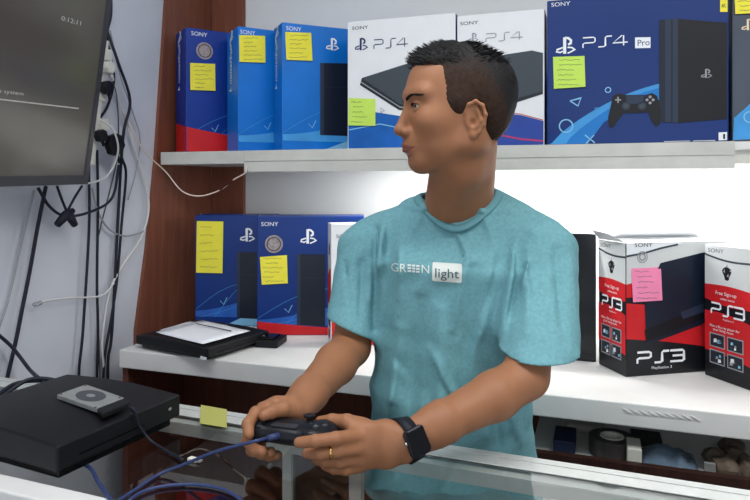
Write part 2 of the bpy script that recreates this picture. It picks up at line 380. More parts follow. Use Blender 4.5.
def blue_box(name, label, pxl, Y, phi, wd, ytop, dp, m, zs, red=False, sony=None, sym=None, seal=None, nt=None, pic=None, shapes=True, group=GP, ncol=YEL):
    A = at(pxl, Y, zs + .0005); topz = P(pxl, ytop, Y).z
    root, F, Sd = carton(name, label, A, phi, wd, topz - A.z, dp, m, m, group=group)
    h = F.h; u = lambda a, b: (a, b)
    # light sweep with floor glow near the bottom
    n = 14
    F.upoly([(.002, .03)] + [(.002 + (wd - .004) * i / n, .05 + .075 * (i / n) ** 1.6) for i in range(n + 1)] + [(wd - .002, .03)], LBL if m is not BLU3 and m is not BLU1 else mat('mid_blue_print', (40, 92, 178), .4, var=.2, vscale=14), 0)
    for (x0_, y0_, x1_, y1_, kk) in ((.0, .055, .8, .15, .05), (.05, .03, .95, .125, -.03), (.25, .03, .9, .20, .03)):
        if wd < 1: v, f = ribbon([(.004 + (wd - .008) * (x0_ + (x1_ - x0_) * i / 10), y0_ + (y1_ - y0_) * (i / 10) + kk * math.sin(i / 10 * 3.14) * .5) for i in range(11)], .0012); F.raw(v, f, LBL, 1)
    F.upoly([(wd * .4, .002), (wd - .002, .002), (wd - .002, .07), (wd * .7, .04)], LBL2, 0) if not red else None
    rh = (.085, .045) if m is BLU1 else (.045, .02)
    if red:
        F.upoly([(.002, .002), (wd - .002, .002), (wd - .002, rh[1])] + [(wd * (1 - i / n), rh[1] + (rh[0] - rh[1]) * (i / n) ** 1.5) for i in range(1, n)] + [(.002, rh[0])], REDP, 2)
        Sd.upoly([(.002, .002), (dp - .002, .002), (dp - .002, rh[0]), (.002, rh[0] + .02)], REDP, 1)
    if shapes:
        for (a, b, k) in ((.10, .085, 0), (.18, .10, 1), (.25, .075, 2)):
            if a < wd - .03:
                s = .012
                pts = [[(a - s, b), (a, b - s), (a + s, b + s)], [(a - s, b - s), (a + s, b + s)], [(a - s, b - s), (a + s, b - s), (a, b + s), (a - s, b - s)]][k]
                v, f = ribbon(pts, .002); F.raw(v, f, LBL2, 2)
    if sony: F.text('SONY', sony[0], sony[1], sony[2], WHITEP, wpx=sony[3])
    if sym: F.symbol(sym[0], sym[1], sym[2], WHITEP)
    if pic:
        (xa, xb_, ya, yb_) = pic
        F.poly([(xa, ya), (xb_, ya + .5), (xb_, yb_ + 1), (xa, yb_)], PNAVY, 3)
        F.poly([(xa, ya), (xa + (xb_ - xa) * .12, ya), (xa + (xb_ - xa) * .12, yb_), (xa, yb_ - 1)], PNAVY2, 4)
        ym = ya + (yb_ - ya) * .34; F.stroke([(xa + (xb_ - xa) * .14, ym), (xb_, ym)], .0012, PNAVY2, 4)
    # spine lettering running down the side
    Sd.raw(*[(v2, f2) for v2, f2 in [((lambda vf: ([(dp * .45 - b * 1.0 + 0, h * .93 - a) for a, b, _ in vf[0]], vf[1]))(text_mesh('PlayStation 4', .034)))]][0], WHITEP, 2)
    for pts, wdt in SYM:
        v, f = ribbon([(dp * .45 + a * .028, h * .93 + b * .028) for a, b in pts], wdt * .028)
        Sd.raw(v, f, WHITEP, 2)
    F.mb.build('front_print', root); Sd.mb.build('side_print', root)
    if seal:
        px, py, r = seal; ua, va = F.uv(px, py); _, vb = F.uv(px, py + r); k = va - vb; mb = MB()
        n = 24; ring = [(math.cos(6.2832 * i / n), math.sin(6.2832 * i / n)) for i in range(n)]
        mb.add([F.pt(ua + a * k, va + b * k, .0018) for a, b in ring], [tuple(range(n))], FOIL)
        rr = [F.pt(ua + a * k * .8, va + b * k * .8, .0022) for a, b in ring] + [F.pt(ua + a * k * .68, va + b * k * .68, .0022) for a, b in ring]
        mb.add(rr, [(i, (i + 1) % n, n + (i + 1) % n, n + i) for i in range(n)], mat('seal_ink', (70, 60, 80), .5))
        mb.build('hologram_seal', root)
    if nt: note(F, root, nt, ncol)
    return root, F, Sd

blue_box('console_box', 'deep blue carton with red bottom band, leftmost on the upper shelf', 186, 1.82, R(52), .34, 27, .122, BLU1, ZU, True, (191, 35, 4, 16), None, (204.5, 51, 8.5), [(190, 63), (215, 64), (215, 91), (190, 90)])
blue_box('console_box', 'plain bright blue carton with yellow note, second from left on the upper shelf', 238, 1.81, R(48), .34, 26, .125, BLU2, ZU, False, (240, 33.5, 4, 15), None, None, [(239, 35), (265, 36), (265, 63), (239, 62)], group=GP)
blue_box('console_box', 'bright blue carton with a dark upright console picture, third from left on the upper shelf', 282, 1.81, R(43), .34, 22, .10, BLU2, ZU, False, (286, 30, 4, 15), (332, 49, 11), None, [(285, 32), (311, 33), (312, 61), (286, 60)], pic=(320, 350, 63, 135))

def slim_box(label, pxl, pxr, Y, ytop, phi, notes, nav, wave_l):
    A = at(pxl, Y, ZU + .0005); B = at(pxr, Y, ZU); wd = (B.x - A.x) / math.cos(phi)
    root, F, Sd = carton('console_box', label, A, phi + R(.5), wd, P(pxl, ytop, Y).z - A.z, .10, WCARD, mat('blue_side_card', (40, 60, 130), .4), WCARD, GP)
    return root, F, Sd, wd
BPIC = mat('blue_sweep', (20, 96, 180), .4, var=.2, vscale=10)
BPIC2 = mat('violet_blue_sweep', (44, 70, 150), .4, var=.12, vscale=10)
# white slim carton, left
root, F, Sd, wd = slim_box('white carton with green note and flat console picture behind the seller\'s face', 347.5, 455.5, 1.825, 22, 0, None, None, None)
F.text('SONY', 352, 30, 3.2, BLKP, wpx=16); F.symbol(361, 49, 11, NAVYP); F.glyphs('PS4', 374, 408, 49, 9, NAVYP, .1)
F.poly([(362, 78), (425, 58), (452, 60), (454, 110), (400, 104)], SLATE, 2)
F.poly([(362, 78), (400, 104), (454, 111), (454, 117), (399, 110), (360, 85)], SLATE2, 3)
F.poly([(361, 81.5), (400, 106.5), (454, 113.5), (454, 114.5), (400, 107.6), (361, 82.6)], GREYPR, 4)
F.poly([(348.5, 149), (455, 149), (455, 128), (430, 122), (400, 116), (374, 112), (348.5, 119)], BPIC, 1)
F.stroke([(349, 130), (380, 124), (410, 130), (454, 136)], .003, LBL2, 2)
F.stroke([(381, 113), (384.5, 110.5), (381, 108), (381, 113)], .001, NAVYP, 3)
F.mb.build('front_print', root); note(F, root, [(349, 98), (375.5, 99), (376, 126), (348.5, 125.5)], GRN, lines=5)
# white slim carton, right
root, F, Sd, wd = slim_box('white carton with a dark console picture, behind the back of the seller\'s head', 457, 544.5, 1.825, 16, 0, None, None, None)
F.text('SONY', 460, 25.5, 3.4, BLKP, wpx=18); F.symbol(473, 41, 8, GREYPR); F.glyphs('PS4', 486, 523, 42, 8, GREYPR, .12)
F.poly([(470, 60), (532, 50.5), (543, 53), (543, 92), (515, 100), (470, 92)], SLATE, 2)
F.poly([(470, 92), (515, 99), (543, 91), (543, 94), (515, 103), (470, 97)], SLATE2, 3)
F.poly([(458, 146), (543.5, 145), (543.5, 121), (520, 115), (490, 112), (458, 112)], BPIC2, 1)
F.stroke([(458, 111), (490, 111), (520, 114), (543, 120)], .002, REDP, 3)
F.stroke([(470, 132), (500, 135), (520, 139), (543, 141)], .005, mat('pink_streak', (180, 60, 110), .4), 3)
F.mb.build('front_print', root)
# tall blue pro carton
A = at(547, 1.82, ZU + .0005); B = at(729, 1.82, ZU)
root, F, Sd = carton('console_box', 'wide royal blue carton with large black console and gamepad picture and a green note', A, R(.5), B.x - A.x, P(547, 1, 1.82).z - A.z, .13, BLU4, BLU4, BLU4, GP)
F.text('SONY', 551, 7, 4, WHITEP, wpx=19); F.symbol(565, 52, 15, WHITEP); F.glyphs('PS4', 583, 628, 48, 10, WHITEP, .12)
F.poly([(635, 37.5), (650.5, 37.2), (650.5, 48), (635, 48.3)], WHITEP, 2); F.text('Pro', 637, 46, 6, NAVYP, 3, wpx=12)
arc = [(548.5, 146)] + [(552 + (700 - 552) * i / 16, 143 - 64 * math.sin(min(1, i / 16 * 1.0) * math.pi / 2) ** .8) for i in range(17)]
F.poly(arc + [(700, 92), (655, 98), (620, 110), (596, 128), (584, 145.5)], LBL, 1)
F.poly([(566, 145.5)] + [(570 + 110 * i / 10, 138 - 52 * math.sin(i / 10 * math.pi / 2) ** .9) for i in range(11)] + [(680, 96), (640, 103), (604, 122), (588, 145)], mat('mid_sweep', (28, 120, 196), .4), 2)
F.poly([(659, 20.5), (664, 19.5), (664, 122), (659, 121)], PNAVY, 4); F.poly([(665, 19.5), (671, 18.5), (671, 122), (665, 122)], PNAVY2, 5)
F.poly([(664, 20), (726, 22.5), (726, 119), (664, 123)], PNAVY, 4); F.poly([(672.5, 18.7), (678, 18.7), (678, 123), (672.5, 122.5)], PNAVY2, 6); F.poly([(678, 19), (727, 23), (727, 119), (678, 123)], BLKP, 5)
F.symbol(706, 77, 8, GREYPR, 6)
F.poly([(720, 0), (727.5, 0), (727.5, 12), (720, 12)], YEL, 3); F.text('4K', 721, 8, 4, BLKP, 4, wpx=5)
F.poly([(718.5, 132.5), (727, 132), (727, 140), (718.5, 140.5)], WHITEP, 3); F.poly([(723, 134), (725, 134), (725, 139), (723, 139)], BLKP, 4)
F.stroke([(664, 141.6), (690, 141)], .0014, WHITEP, 3); F.stroke([(693, 141), (715, 140.4)], .0014, WHITEP, 3)
F.ell(566, 126, 7, LBL2, 3, ring=.82); F.ell(608, 90, 3, LBL2, 3, ring=.7)
F.stroke([(570, 101), (581, 98), (578, 106), (570, 101)], .003, LBL2, 3); F.stroke([(585, 135), (595, 143)], .003, LBL2, 3); F.stroke([(594, 135), (586, 144)], .003, LBL2, 3)
F.stroke([(595, 108), (601, 108), (601, 114), (595, 114), (595, 108)], .0022, LBL, 3)
# gamepad picture
F.poly([(613, 96), (618, 93.5), (625, 95), (646, 95), (652, 93), (657, 96), (661, 112), (660, 124), (656, 127), (652, 122), (648, 112), (640, 113), (632, 113), (624, 113), (618, 120), (613, 127.5), (609, 127), (608, 118)], BLKP, 7)
F.poly([(626, 95.5), (644, 95.5), (643, 104), (627, 104)], PNAVY2, 8)
for a, b, r in ((626, 106, 4), (642, 106, 4)): F.ell(a, b, r, PNAVY2, 8); F.ell(a, b, r * .65, SLATE, 9)
for a, b in ((650, 97), (653, 100), (647, 100), (650, 103)): F.ell(a, b, 1.4, GREYPR, 8)
F.stroke([(615, 100), (621, 100)], .0035, GREYPR, 8); F.stroke([(618, 97), (618, 103)], .0035, GREYPR, 8)
F.mb.build('front_print', root); note(F, root, [(553, 57), (584.5, 56), (585.5, 87), (554, 89)], GRN, lines=6)
# slate carton at the right edge
A = at(732, 1.84, ZU + .0005)
root, F, Sd = carton('console_box', 'slate grey and blue carton at the right end of the upper shelf', A, 0, .42, .40, .13, SLATE3, SLATE3, None, GP)
F.poly([(733, 140), (734, 118), (750, 104), (770, 96), (850, 92), (850, 134)], LBL, 1); F.ell(750, 117, 6, LBL2, 3, ring=.8)
F.symbol(748, 29, 10, mat('cream_print', (230, 214, 180), .5))
F.mb.build('front_print', root); note(F, root, [(734, -16), (764, -16), (765, 13), (735, 14.5)], YEL)

# ---- lower shelf
blue_box('console_box', 'royal blue carton with tall yellow note against the brown panel on the lower shelf', 195, 1.86, R(15), .265, 215, .12, BLU3, ZL, False, (198, 224.5, 3, 18), (247, 240, 12), None, [(197, 221), (223.5, 221.5), (223, 273), (196.5, 272.5)], pic=(237, 262, 252, 318), group=GPL)
blue_box('console_box', 'royal blue carton with red bottom band and round foil seal on the lower shelf', 257, 1.80, R(20), .34, 216, .115, BLU3, ZL, True, (261, 226, 4, 17), (308, 242, 13), (274, 244, 9), [(260, 257), (287, 255), (288, 283), (262, 284.5)], pic=(297, 325, 254, 325), group=GPL)
# white and red carton half behind the seller
A = at(331, 1.74, ZL + .0005)
root, F, Sd = carton('console_box', 'white carton with red spine patch, half hidden behind the seller\'s sleeve', A, R(30), .28, P(331, 224, 1.74).z - A.z, .08, WCARD, WCARD, WCARD, GPL)
F.text('SONY', 336, 238, 3.4, BLKP, wpx=17); F.ell(345, 246, 5, GREYPR, 2, ring=.8); F.ell(345, 246, 3, GREYPR, 2, ring=.6)
F.upoly([(.002, .002), (.278, .002), (.278, .1), (.002, .14)], REDP, 1)
n = 12; Sd.upoly([(.002, .12)] + [(.002 + .076 * i / n, .20 + .03 * math.sin(i / n * 2)) for i in range(n + 1)] + [(.078, .12)], REDP, 1)
for vv in (.02, .055, .09): Sd.upoly([(.02, vv), (.06, vv), (.06, vv + .025), (.02, vv + .025)], SLATE2, 2)
Sd.upoly([(.03, .27), (.055, .27), (.055, .3), (.03, .3)], BLKP, 2)
F.mb.build('front_print', root); Sd.mb.build('side_print', root)
# black carton right behind the seller's arm
xk = at(596, 1.83, ZL).x; A = Vector((xk - .33, 1.83, ZL + .0005))
root, F, Sd = carton('console_box', 'plain black carton with a white lid beside the seller\'s left sleeve', A, 0, .33, P(590, 234, 1.83).z - A.z, .12, BCARD, BCARD, WCARD, GPL)
F.poly([(560, 345), (578, 352), (578, 359), (560, 354)], mat('navy_patch', (34, 62, 110), .4), 1)
F.mb.build('front_print', root)
zt = A.z + F.h
MB().prism([(A.x + .1, 1.825, zt + .001), (A.x + .33, 1.825, zt + .001), (A.x + .30, 1.88, zt + .022), (A.x + .14, 1.88, zt + .024)], (0, 0, .0015), WCARD).build('lid_flap', root)

def ps3_box(label, A, phi, wd, h, dp, front, nt):
    root, F, Sd = carton('console_box', label, A, phi, wd, h, dp, BCARD, BCARD, WCARD, GPL)
    n = 14
    # side: white head, red bands, photos
    def wave(y0, y1, amp, W_): return [(.001 + (W_ - .002) * i / n, y0 + (y1 - y0) * i / n + amp * math.sin(i / n * 3.14)) for i in range(n + 1)]
    Sd.upoly(wave(h * .70, h * .69, .004, dp) + [(dp - .001, h - .001), (.001, h - .001)], GCARD, 1)
    Sd.upoly(wave(h * .59, h * .56, -.006, dp) + wave(h * .70, h * .69, .004, dp)[::-1], REDP, 1)
    Sd.upoly(wave(h * .20, h * .16, .004, dp) + wave(h * .50, h * .46, .006, dp)[::-1], REDP, 1)
    Sd.upoly(wave(h * .92, h * .885, -.006, dp) + wave(h * .935, h * .90, -.006, dp)[::-1], SLATE, 2)
    c = [(dp * .5 + .012 * math.cos(i) * (1 + .3 * math.sin(3 * i)), h * .80 + .017 * math.sin(i)) for i in [6.283 * k / 18 for k in range(18)]]
    Sd.upoly(c, BLKP, 2)
    for (a, b) in ((.42, .81), (.5, .78), (.56, .82), (.48, .85)): Sd.upoly([(dp * a, h * b), (dp * a + .006, h * b - .002), (dp * a + .005, h * b + .008)], GREYPR, 3)
    def tx(t, u, v, s, m, sx=1):
        vs, fs = text_mesh(t, s); Sd.raw([(u + a * sx, v + b) for a, b, _ in vs], fs, m, 3)
    tx('SONY', dp * .08, h * .945, .014, SLATE, 1.3)
    tx('Free Sign-up', dp * .25, h * .635, .0125, WHITEP, 1); tx('online access', dp * .36, h * .60, .008, WHITEP, 1)
    for q in range(1):
        Fk = Sd; k = .034; x = dp * .16; hh = .027
        for ch, ad in (('P', 1.05), ('S', .98), ('3', .9)):
            for st in GL[ch]:
                v, f = ribbon([(x + (a + (.08 if ch == 'S' else 0)) * dp * .245, h * .485 + b * hh) for a, b in st], .0045); Fk.raw(v, f, WHITEP, 3)
            x += ad * dp * .24
    tx('PlayStation 3', dp * .42, h * .45, .006, WHITEP)
    tx('Also a Blu-ray player for', dp * .12, h * .385, .009, WHITEP); tx('your living room', dp * .2, h * .36, .009, WHITEP)
    for i in range(2):
        for j in range(2):
            a = dp * (.12 + .39 * i); b = h * (.235 - .125 * j)
            Sd.upoly([(a, b), (a + dp * .34, b), (a + dp * .34, b + h * .105), (a, b + h * .105)], GREYPR, 2)
            Sd.upoly([(a + .003, b + .003), (a + dp * .34 - .003, b + .003), (a + dp * .34 - .003, b + h * .105 - .003), (a + .003, b + h * .105 - .003)], SLATE2, 3)
            Sd.ell  # small scene inside each photo
            cxx, cyy = a + dp * .17, b + h * .052; rnd = random.Random(i * 7 + j)
            for q in range(4):
                s1 = rnd.uniform(.003, .006); ox, oy = rnd.uniform(-.013, .013), rnd.uniform(-.009, .009)
                Sd.upoly([(cxx + ox - s1, cyy + oy - s1), (cxx + ox + s1, cyy + oy - s1 * .6), (cxx + ox + s1 * .7, cyy + oy + s1), (cxx + ox - s1 * .8, cyy + oy + s1 * .8)], [LBL2, GREYPR, WHITEP, SLATE][q], 4)
    Sd.mb.build('side_print', root)
    if front:
        F.upoly([(.001, .095), (wd * .3, .085), (wd * .6, .07), (wd - .001, .045), (wd - .001, h * .45), (.001, h * .55)], REDP, 1)
        F.upoly([(.001, h * .59), (.07, h * .60), (wd - .001, h * .60), (wd - .001, h * .71), (.001, h * .705)], REDP, 1)
        F.upoly([(.001, h * .69), (.05, h * .72), (wd * .65, h * .90), (wd - .001, h * .97), (wd - .001, h - .001), (.001, h - .001)], GCARD, 2)
        F.upoly([(.001, h * .90), (wd * .3, h * .955), (wd * .5, h * .99), (.001, h * .99)], WHITEP, 3)
        v, f = ribbon([(.001, h * .90), (wd * .15, h * .92), (wd * .3, h * .955), (wd * .45, h * .98)], .005); F.raw(v, f, SLATE, 4)
        # console picture
        F.poly([(644, 298), (646, 345), (700, 325), (715, 316), (716, 250), (700, 253), (660, 263)], PNAVY, 5)
        F.poly([(644, 330), (703, 305), (703, 318), (646, 342)], BLKP, 6)
        F.poly([(680, 312), (703, 303), (703, 312), (682, 319)], PNAVY2, 7)
        F.text('SONY', 634, 247, 4, SLATE2, 5, wpx=18); F.ell(642, 257, 6, GREYPR, 5, ring=.82); F.ell(642, 257, 4, GREYPR, 5, ring=.6)
        F.glyphs('PS3', 637, 684, 363.5, 11, WHITEP, .2, 5); F.text('PlayStation 3', 651, 369, 2.6, WHITEP, 5, wpx=20)
        F.mb.build('front_print', root); note(F, root, nt, PNK, lines=6)
    else:
        F.upoly([(.001, .1), (wd - .001, .06), (wd - .001, h * .5), (.001, h * .55)], REDP, 1); F.upoly([(.001, h * .7), (wd - .001, h * .9), (wd - .001, h - .001), (.001, h - .001)], GCARD, 1)
        F.glyphs; F.mb.build('front_print', root)
    return root, F, Sd
root, F, Sd = ps3_box('red, black and grey carton with a pink note, lid flap lifted, beside the black carton', (.066, 1.713, ZL + .0005), R(32), .33, .335, .121, True, [(631, 268.5), (660.5, 267), (661, 300), (632, 302)])
zt = ZL + .336; ux = Vector((math.cos(R(32)), math.sin(R(32)), 0)); uy = Vector((-ux.y, ux.x, 0)); A = Vector((.066, 1.713, zt))
MB().prism([A + uy * .004 + ux * .0, A + uy * .117, A + uy * .10 - ux * .035 + Vector((0, 0, .026)), A + uy * .02 - ux * .035 + Vector((0, 0, .02))], (0, 0, .0015), WCARD).build('lid_flap', root)
MB().prism([A + uy * .119 + ux * .02, A + uy * .119 + ux * .31, A + uy * .07 + ux * .28 + Vector((0, 0, .02)), A + uy * .07 + ux * .05 + Vector((0, 0, .024))], (0, 0, .0015), WCARD).build('lid_flap', root)
ps3_box('red, black and white carton with photo panels at the right edge of the lower shelf', (.337, 1.694, ZL + .0005), R(36.5), .33, .33, .137, False, None)

# ================================================================== TELEVISION
tvb = W(87, 184, -1.27)
up = Vector((.165, 0, 1)).normalized(); al = Vector((.0, -1, -.022)).normalized(); nr = al.cross(up).normalized()
if nr.x < 0: nr = -nr
tv = thing('television', 'large flat television hanging tilted on the left wall, showing a dim grey menu', 'television', (XW, tvb.y - .5, tvb.z - .02))
TL, TH = 1.02, .60
def tq(a, b, c): return tvb + al * a + up * b + nr * c
def tbox(mb, a0, a1, b0, b1, c0, c1, m):
    v = [tq(a, b, c) for c in (c0, c1) for a, b in ((a0, b0), (a1, b0), (a1, b1), (a0, b1))]
    mb.add(v, [(0, 1, 2, 3), (7, 6, 5, 4), (0, 4, 5, 1), (1, 5, 6, 2), (2, 6, 7, 3), (3, 7, 4, 0)], m); return mb
BEZ = mat('tv_bezel', (58, 58, 64), .3)
mb = MB(); bw = .018
tbox(mb, 0, TL, 0, bw + .006, -.012, .003, BEZ); tbox(mb, 0, TL, TH - bw, TH, -.012, .003, BEZ); tbox(mb, 0, bw * .8, 0, TH, -.012, .0029, BEZ); tbox(mb, TL - bw, TL, 0, TH, -.012, .0029, BEZ)
mb.build('bezel', tv)
tbox(MB(), .01, TL - .01, .01, TH - .01, -.035, -.012, BLACKP).build('back_cover', tv)
scr = bpy.data.materials.new('tv_screen'); scr.use_nodes = True; nt = scr.node_tree; b = nt.nodes['Principled BSDF']
b.inputs['Base Color'].default_value = (.012, .012, .012, 1); b.inputs['Roughness'].default_value = .18
tc = nt.nodes.new('ShaderNodeTexCoord'); nz = nt.nodes.new('ShaderNodeTexNoise'); nz.inputs['Scale'].default_value = 3.0; nz.inputs['Detail'].default_value = 3
rp = nt.nodes.new('ShaderNodeValToRGB'); rp.color_ramp.elements[0].position = .3; rp.color_ramp.elements[1].position = .7
rp.color_ramp.elements[0].color = lin((68, 60, 58)); rp.color_ramp.elements[1].color = lin((82, 80, 72))
nt.links.new(tc.outputs['Object'], nz.inputs['Vector']); nt.links.new(nz.outputs['Fac'], rp.inputs['Fac']); nt.links.new(rp.outputs['Color'], b.inputs['Emission Color']); b.inputs['Emission Strength'].default_value = .6
tbox(MB(), bw * .8, TL - bw, bw, TH - bw, -.011, .0, scr).build('screen', tv)
SCRT = mat('screen_text', (150, 150, 145), .5, emit=.35)
def tvtext(s, px, py, hgt, mb):
    d = ray(px, py); t = (tvb + nr * .0006 - O).dot(nr) / d.dot(nr); q = O + d * t; vs, fs = text_mesh(s, hgt)
    mb.add([q - al * a * 1.5 + up * b for a, b, _ in vs], fs, SCRT)
mb = MB(); tvtext('0:12:11', 61, 20, .015, mb); tvtext('Update of the system', -44, 87, .0125, mb)
d = ray(0, 100); t_ = (tvb + nr * .0006 - O).dot(nr) / d.dot(nr); q = O + d * t_
mb.add([q + al * .3, q - al * .225, q - al * .225 + up * .003, q + al * .3 + up * .003], [(0, 1, 2, 3)], SCRT); mb.build('screen_text', tv)
MB().box((XW + .001, tvb.y - .6, tvb.z + .1), (XW + .10, tvb.y - .35, tvb.z + .4), BLACKP).build('wall_bracket', tv)

# ================================================================== CABLES ON THE WALL
def wpt(px, py, off=.02): return W(px, py, XW + off)
def cable(name, label, pts, r, m, group=None, cat='cable'):
    o = MB().tube(smooth_path(pts), r, m, 8).build(name, smooth=True)
    return tag(o, label, cat, group)
ps = thing('power_strip', 'off-white power strip loaded with plugs beside the television edge', 'power strip', wpt(102, 190, .0))
MB().tube([wpt(88, 165, .03), wpt(97, 95, .03), wpt(103, 40, .03)], .018, WPLAST, 4).build('strip_body', ps, bevel=.003)
for a, b in ((104, 55), (98, 95), (101, 125)):
    p = wpt(a, b, .035); MB().box(p - Vector((.0, .022, .018)), p + Vector((.012, .022, .018)), WPLAST).build('socket', ps, bevel=.003)
def plug(label, px, py, sz, m=BLACKP, tail=None):
    p = wpt(px, py, .05); t = thing('power_plug', label, 'plug', p, 0, 'plugs in the power strip')
    mb = MB(); s = sz
    prof = [(0, -.9), (.5, -.7), (.95, 0), (.6, .8), (0, .95), (-.7, .7), (-.95, -.1), (-.6, -.8)]
    mb.prism([p + Vector((0, a * s, b * s)) for a, b in prof], (.022, 0, 0), m); mb.build('plug_body', t, bevel=.003)
    MB().tube([p + Vector((.011, .3 * s, -.8 * s)), p + Vector((.013, .45 * s, -1.5 * s))], [.005, .0035], m).build('strain_relief', t, smooth=True)
    return p
plug('black angular power adapter plugged in lowest on the power strip', 112, 145, .036)
plug('small black plug just above the angular adapter on the power strip', 98, 136, .02)
plug('black plug half behind the television edge near mid strip', 104, 88, .022)
plug('off-white plug directly under the topmost sockets of the strip', 106, 68, .02, WPLAST)
cd = 'cords hanging down the left wall'
cable('black_cable', 'thick black cord bulging to the right beside the television edge', [wpt(105, 25), wpt(118, 62, .05), wpt(130, 100, .05), wpt(124, 130, .05), wpt(121, 165, .04), wpt(119, 200), wpt(112, 330), wpt(108, 362), wpt(108, 425)], .0045, CABLEB, cd)
cable('black_cable', 'black cord running straight down just right of the television bottom corner', [wpt(90, 140), wpt(89, 170), wpt(89, 230), wpt(83, 330), wpt(79, 372), wpt(79, 425)], .004, CABLEB, cd)
cable('black_cable', 'black cord hanging straight down to the counter, second from the television corner', [wpt(97, 150), wpt(98, 200), wpt(97, 280), wpt(98, 330), wpt(97, 375), wpt(97, 425)], .004, CABLEB, cd)
cable('black_cable', 'black cord from the angular adapter down towards the shelf end', [wpt(122, 158, .05), wpt(126, 175, .04), wpt(122, 220), wpt(117, 280), wpt(111, 320), wpt(104, 365), wpt(104, 425)], .004, CABLEB, cd)
cable('black_cable', 'black cord hanging in a bow under the television from the wire bundle to the adapter', [wpt(38, 188, .05), wpt(50, 207, .05), wpt(66, 216, .05), wpt(90, 212, .05), wpt(112, 198, .05), wpt(119, 165, .05)], .004, CABLEB, cd)
cable('black_cable', 'thin black cord crossing above the knot under the television', [wpt(57, 186, .05), wpt(62, 200, .05), wpt(67, 212, .05), wpt(72, 222, .05)], .0035, CABLEB, cd)
cable('black_cable', 'black cord running up from the knot to the television right corner', [wpt(62, 222, .055), wpt(68, 210, .055), wpt(75, 197, .055), wpt(82, 186, .05)], .0035, CABLEB, cd)
kn = wpt(66, 215, .055); mb = MB()
mb.tube([kn + Vector((0, -.03, -.025)), kn, kn + Vector((0, .025, .012))], [.010, .014, .008], CABLEB, 8); mb.tube([kn + Vector((0.004, .028, -.03)), kn + Vector((.004, .006, 0))], [.009, .013], CABLEB, 8)
tag(mb.build('cable_knot', smooth=True), 'knot of black connectors tied under the television', 'cable')
cable('black_cable', 'thick black cord slanting down to the left below the television', [wpt(46, 186, .05), wpt(38, 225, .03), wpt(30, 270), wpt(22, 310), wpt(15, 345), wpt(6, 385), wpt(2, 425)], .005, CABLEB, cd)
cable('grey_cable', 'thin grey cord slanting down at the far left of the wall', [wpt(34, 190), wpt(22, 240), wpt(8, 300), wpt(-6, 345), wpt(-20, 420)], .003, CABLEG, cd)
cable('grey_cable', 'grey cord swinging from behind the television to the white cord', [wpt(92, 188), wpt(98, 212), wpt(110, 230), wpt(125, 236), wpt(140, 233), wpt(146, 229)], .003, CABLEG, cd)
cable('white_cable', 'long white cord curving past the wood panel down to the console', [wpt(108, 60), wpt(122, 110), wpt(135, 150), wpt(147, 190), wpt(148, 215), wpt(140, 240), wpt(125, 262), wpt(112, 285), wpt(106, 310), wpt(102, 345), wpt(104, 372), wpt(104, 425)], .0035, CABLEW, cd)
cable('white_cable', 'short white cord with a plug end pointing left across the wall', [wpt(34, 305, .03), wpt(46, 301, .03), wpt(70, 298, .03), wpt(95, 297, .03), wpt(106, 293, .03), wpt(114, 283, .03)], .0028, CABLEW, cd)
mb = MB(); mb.tube([wpt(34, 305, .03), wpt(41, 302.5, .03)], .006, CABLEG, 6); tag(mb.build('connector_plug'), 'small grey connector at the end of the short white cord', 'plug')
cable('white_cable', 'white cord hooking out from under the television corner up to the strip', [wpt(82, 184, .06), wpt(95, 182, .06), wpt(108, 175, .06), wpt(116, 160, .07), wpt(118, 145, .085), wpt(112, 128, .085), wpt(100, 120, .06)], .003, CABLEW, cd)
cable('grey_cable', 'thin grey cord falling from the top of the strip beside the thick black one', [wpt(110, 30), wpt(120, 75), wpt(132, 110), wpt(140, 140), wpt(135, 175), wpt(128, 200)], .0022, CABLEG, cd)
cable('grey_cable', 'fine dark grey cord running down through the middle of the hanging cords', [wpt(109, 60), wpt(117, 100), wpt(118, 150), wpt(110, 190), wpt(100, 230), wpt(97, 260), wpt(101, 420)], .002, GREYP, cd)
cable('black_cable', 'black cord hugging the television edge at the top of the photo', [wpt(111, -8), wpt(111, 15), wpt(107, 35), wpt(110, 55), wpt(114, 80), wpt(108, 105), wpt(100, 118)], .004, CABLEB, cd)
cable('sagging_wire', 'pale wire sagging across the brown panel to the shelf corner', [W(122, 110, XW + .03), W(140, 145, XW + .035), W(153, 160, XW + .04), W(166, 172, XW + .05), P(182, 191, 1.75), P(200, 196, 1.78), P(220, 190, 1.79), P(233, 180, 1.79), P(245, 173, 1.79), P(247, 166, 1.797)], .0022, mat('cream_wire', (222, 205, 190), .5))
cable('heat_shrink_sleeve', 'short dark red sleeve on the pale sagging wire', [P(220, 190, 1.79), P(227, 184.5, 1.79), P(233, 180, 1.79)], .0032, mat('dark_red_rubber', (74, 24, 22), .5))
z1 = ZG + .02
cable('black_cable', 'black cord arching over the counter back edge behind the console', [wpt(-20, 320, .03), wpt(10, 345, .04), W(30, 370, -1.33), G(45, 384, ZG + .03), G(48, 392, ZG + .008)], .0045, CABLEB)
cable('black_cable', 'second black cord looping low over the counter back edge at far left', [G(-8, 404, ZG + .008), G(8, 392, ZG + .02), G(28, 380, ZG + .035), G(48, 379, ZG + .03), G(66, 384, ZG + .02)], .0045, CABLEB)
cable('black_cable', 'third black cord crossing the others behind the console on the counter', [G(-4, 396, ZG + .02), G(14, 384, ZG + .03), G(34, 381, ZG + .03), G(55, 382, ZG + .02), G(72, 390, ZG + .01)], .004, CABLEB)

